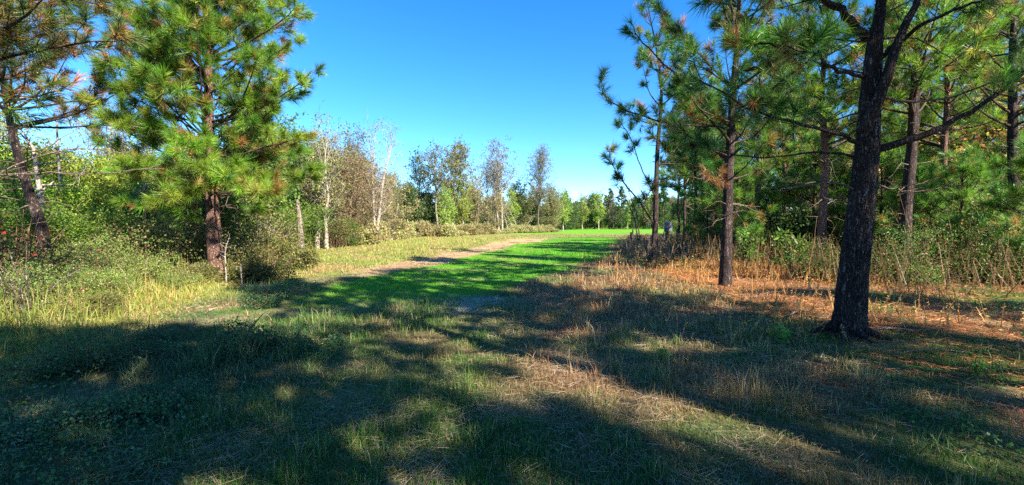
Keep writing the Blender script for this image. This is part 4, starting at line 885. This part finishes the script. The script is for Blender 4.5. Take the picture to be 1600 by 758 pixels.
# fallen straw and dead grass lying flat
x, y, d = polar(200000, rg, 1.7, 34); Z = zones(x, y)
keep = rg.random(len(x)) < .07 + .42 * sm(vn(x, y, .6, 63), .55, .85) + .9 * Z['straw'] + .4 * Z['dry'] + .3 * Z['track'] - .9 * Z['green']
x, y, d = x[keep], y[keep], d[keep]; Z = zones(x, y); N = len(x)
az = rg.uniform(0, 2 * np.pi, N); L_ = rg.uniform(.08, .22, N); wd_ = np.maximum(.003, d * .0011)
D = np.stack([np.cos(az), np.sin(az), rg.uniform(-.05, .28, N)], -1); S = np.stack([-np.sin(az), np.cos(az), rg.normal(0, .5, N)], -1) * (wd_ / 2)[:, None]
P = np.stack([x, y, height(x, y) + rg.uniform(.008, .045, N)], -1)
C = np.where((rg.random(N) < Z['straw'] * .9)[:, None], np.array([[.46, .19, .075]]), np.array([[.30, .23, .15]])); C = jit(C, rg, .28, .06)
V = np.stack([P - S, P + S, P + D * L_[:, None]], 1).reshape(-1, 3)
tag(mesh_np('straw_litter', V, [np.arange(N)[:, None] * 3 + np.array([[0, 1, 2]])], M_straw, np.repeat(C, 3, 0)), 'fallen pine needles and dead grass lying on the ground', 'straw litter', kind='stuff')
# tall golden weeds of the left verge
x, y, d = polar(210000, rg, 4.0, 48, 66); xv = ip(y, XV); e = xv - x
keep = (e > -.2) & (e < 4.8) & (rg.random(len(x)) < .35 + .8 * vn(x, y, .6, 15)); x, y, d, e = x[keep], y[keep], d[keep], e[keep]; N = len(x)
tall = sm(e, -.2, 1.6); H = (.12 + .55 * tall * (.25 + .9 * vn(x, y, .9, 17))) * rg.uniform(.4, 1.2, N) * np.clip(d / 8, .6, 1)
C = pal([[.30, .33, .05], [.42, .34, .09], [.20, .28, .04], [.48, .38, .17], [.40, .22, .10]], [4, 3, 3, 2, .6], N, rg)
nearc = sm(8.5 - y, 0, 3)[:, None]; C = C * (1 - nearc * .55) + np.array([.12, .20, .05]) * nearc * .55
C = jit(C, rg, .2, .06)
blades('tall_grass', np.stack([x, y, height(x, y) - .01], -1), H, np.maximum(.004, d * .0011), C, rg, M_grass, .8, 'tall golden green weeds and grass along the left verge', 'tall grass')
# leaf carpet: small broad leaves in low mounds
def leafy(name, n, cond, sz, cols, label, hfun, seed, d1=16):
    r = np.random.default_rng(seed); x, y, d = polar(n, r, 1.7, d1, 64); k = cond(x, y, r); x, y, d = x[k], y[k], d[k]; N = len(x)
    hh = hfun(x, y, r); P = np.stack([x, y, height(x, y) + hh], -1); D = unit(r.normal(0, 1, (N, 3)) * np.array([1, 1, .45]) + np.array([0, 0, .25]))
    V, Fq, Cc = rhombs(P, D, np.maximum(sz, d * .0032) * r.uniform(.6, 1.4, N), .36, jit(pal(cols[0], cols[1], N, r), r, .22, .06), r)
    tag(mesh_np(name, V, [Fq], M_leaf, Cc), label, 'weeds', kind='stuff')
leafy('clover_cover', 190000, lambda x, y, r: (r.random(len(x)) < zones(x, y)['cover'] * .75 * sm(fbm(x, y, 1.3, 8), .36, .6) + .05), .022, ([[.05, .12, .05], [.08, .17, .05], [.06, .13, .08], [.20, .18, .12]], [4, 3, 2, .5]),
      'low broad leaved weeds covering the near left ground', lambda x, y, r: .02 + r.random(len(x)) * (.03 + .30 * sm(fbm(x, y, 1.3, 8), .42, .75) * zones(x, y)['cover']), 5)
leafy('verge_weeds', 120000, lambda x, y, r: ((ip(y, XV) - x) > -.8) & (r.random(len(x)) < .75 * vn(x, y, .7, 4) + .1) & ((ip(y, XV) - x) < 5), .03, ([[.22, .31, .05], [.30, .33, .07], [.12, .22, .04], [.45, .38, .25]], [4, 3, 3, .6]),
      'leafy yellow green weeds mixed in the left verge', lambda x, y, r: r.random(len(x)) * (.12 + .42 * sm(ip(y, XV) - x, -.5, 1.5) * vn(x, y, .8, 44)), 6, 30)
leafy('forest_weeds', 110000, lambda x, y, r: (x > ip(y, XS) - .6) & (r.random(len(x)) < .75 * sm(fbm(x, y, 1.4, 31), .40, .60)) & (y > 2.6), .028, ([[.05, .13, .04], [.08, .19, .04], [.13, .22, .04]], [4, 3, 1]),
      'green herbs growing through the pine straw', lambda x, y, r: r.random(len(x)) * (.06 + .25 * sm(fbm(x, y, 1.4, 31), .5, .75)), 7, 24)
# weed stems (mid right and under the pines)
def stems(name, x, y, Hh, cols, leafc, label, seed, nleaf=10, lsz=.06, cat='weeds'):
    r = np.random.default_rng(seed); N = len(x); d = np.hypot(x, y); P = np.stack([x, y, height(x, y) - .02], -1)
    T = unit(np.stack([r.normal(0, .3, N), r.normal(0, .3, N), np.ones(N)], -1)); a = r.uniform(0, np.pi, N); S = np.stack([np.cos(a), np.sin(a), 0 * a], -1) * np.maximum(.003, d * .0008)[:, None]
    V1 = np.stack([P - S, P + S, P + T * Hh[:, None] + S * .4, P + T * Hh[:, None] - S * .4], 1).reshape(-1, 3); C1 = np.repeat(jit(pal(cols[0], cols[1], N, r), r, .2, .05), 4, 0)
    i_ = np.repeat(np.arange(N), nleaf); u = r.random(len(i_)) ** .7; Q = P[i_] + T[i_] * (Hh[i_] * (.25 + .78 * u))[:, None]; D = unit(r.normal(0, 1, (len(i_), 3)) * np.array([1, 1, .5]) + np.array([0, 0, -.05]))
    V2, F2, C2 = rhombs(Q, D, np.maximum(lsz, d[i_] * .0035) * r.uniform(.5, 1.3, len(i_)) * (1.2 - .6 * u), .2, jit(pal(leafc[0], leafc[1], len(i_), r), r, .2, .06), r)
    V = np.concatenate([V1, V2]); tag(mesh_np(name, V, [np.concatenate([np.arange(N)[:, None] * 4 + np.array([[0, 1, 2, 3]]), F2 + len(V1)])], M_leaf, np.concatenate([C1, C2])), label, cat, kind='stuff')
r = np.random.default_rng(14)
n_ = 2600; y = r.uniform(17, 40, n_); x = r.uniform(0, 1, n_) * 5.5 + ip(y, [(17, 5.2), (24, 6.0), (40, 10.8)]); k = r.random(n_) < .3 + vn(x, y, 1.2, 3); x, y = x[k], y[k]
stems('brown_weeds', x, y, r.uniform(.25, .85, len(x)), ([[.28, .18, .11], [.20, .15, .09]], [2, 1]), ([[.38, .26, .16], [.22, .22, .09], [.45, .34, .22]], [3, 2, 1]), 'dry brown knee high weeds at the field edge around the fence posts', 1, 22, .06)
n_ = 3800; y = r.uniform(8.5, 30, n_); x = ip(y, XS) + 2.4 + r.uniform(0, 1, n_) ** 1.3 * y * .95; k = (r.random(n_) < .25 + vn(x, y, 1.5, 6)) & (x / y < 1.4) & (x > 5.8 + sm(13 - y, 0, 4) * 2.2); x, y = x[k], y[k]
stems('understory_weeds', x, y, r.uniform(.4, 1.25, len(x)), ([[.30, .17, .08], [.18, .13, .06]], [2, 1]), ([[.08, .16, .035], [.15, .22, .045], [.30, .15, .06]], [3, 2, 1.3]), 'waist high leafy weeds with rusty stems under the pines', 2, 20, .052)
n_ = 230; y = r.uniform(7.5, 18, n_); x = ip(y, XV) - r.uniform(.4, 4.5, n_)
stems('seeding_weeds', x, y, r.uniform(.35, .95, n_), ([[.24, .22, .09], [.20, .22, .06]], [2, 1]), ([[.62, .56, .45], [.40, .38, .15], [.28, .32, .07]], [2, 2, 2]), 'tall seeding weeds with pale fluffy heads on the left verge', 3, 16, .035)
n_ = 1500; y = r.uniform(5.5, 17, n_); x = ip(y, XS) - 1.8 + r.uniform(0, 1, n_) * 6; k = r.random(n_) < vn(x, y, .9, 16); x, y = x[k], y[k]
stems('rusty_weeds', x, y, r.uniform(.15, .5, len(x)), ([[.42, .18, .07], [.34, .2, .1]], [2, 1]), ([[.46, .20, .07], [.50, .30, .10], [.18, .22, .05]], [3, 2, 1]), 'rusty orange dry weeds at the edge of the pine straw', 4, 9, .05)
# weed clumps that one can tell apart
wc = bush('weed_clump', (0, 0, 0), 'x', 'weed clump', 401, w=.62, h=.42, nl=6500, ls=.030, cols=([[.06, .14, .06], [.09, .18, .06], [.13, .20, .07]], [3, 3, 1]), stems=30, lumps=12)
wl = ['dark rounded weed clump shaded at the left foreground', 'bluish weed clump in the shade between lit patches', 'wide low weed clump at the left edge of the lane', 'weed clump lit on top beside the strip', 'small weed clump at the front edge of the golden weeds',
      'low dark clump right of the wide one', 'small clump near the bare tan patch', 'sunlit weed mound at the lower end of the tan track', 'weed clump in the lower left corner']
for q, (px, py, sc) in enumerate([(150, 580, .95), (215, 650, .8), (340, 560, 1.15), (415, 470, 1.0), (235, 540, .8), (470, 545, .9), (560, 520, .6), (402, 482, .9), (60, 690, .7)]):
    g_ = G(px, py); l_ = (g_[0], g_[1], gz(g_[0], g_[1]) - .04)
    if q == 0: wc.location = l_; wc['label'] = wl[0]
    else: dup(wc, l_, q * 1.1, (sc, sc, sc * .85), wl[q])
gp = bush('leafy_weed', (0, 0, 0), 'bright leafy weed just left of the largest pine foot', 'weed', 402, w=.16, h=.34, nl=150, ls=.07, cols=([[.10, .24, .04], [.16, .28, .05], [.3, .25, .1]], [2, 2, .6]), stems=5, lumps=5, wr=.2)
for q, (px, py, sc) in enumerate([(1232, 545, .9), (1045, 570, .7), (1540, 590, .6)]):
    g_ = G(px, py); l_ = (g_[0], g_[1], gz(g_[0], g_[1]) - .02)
    if q == 0: gp.location = l_
    else: dup(gp, l_, q * 1.1, sc, ['', 'bright leafy weed alone in the middle right grass', 'leafy weed on the red straw at the right', 'leafy weed at the right frame edge by the straw'][q])
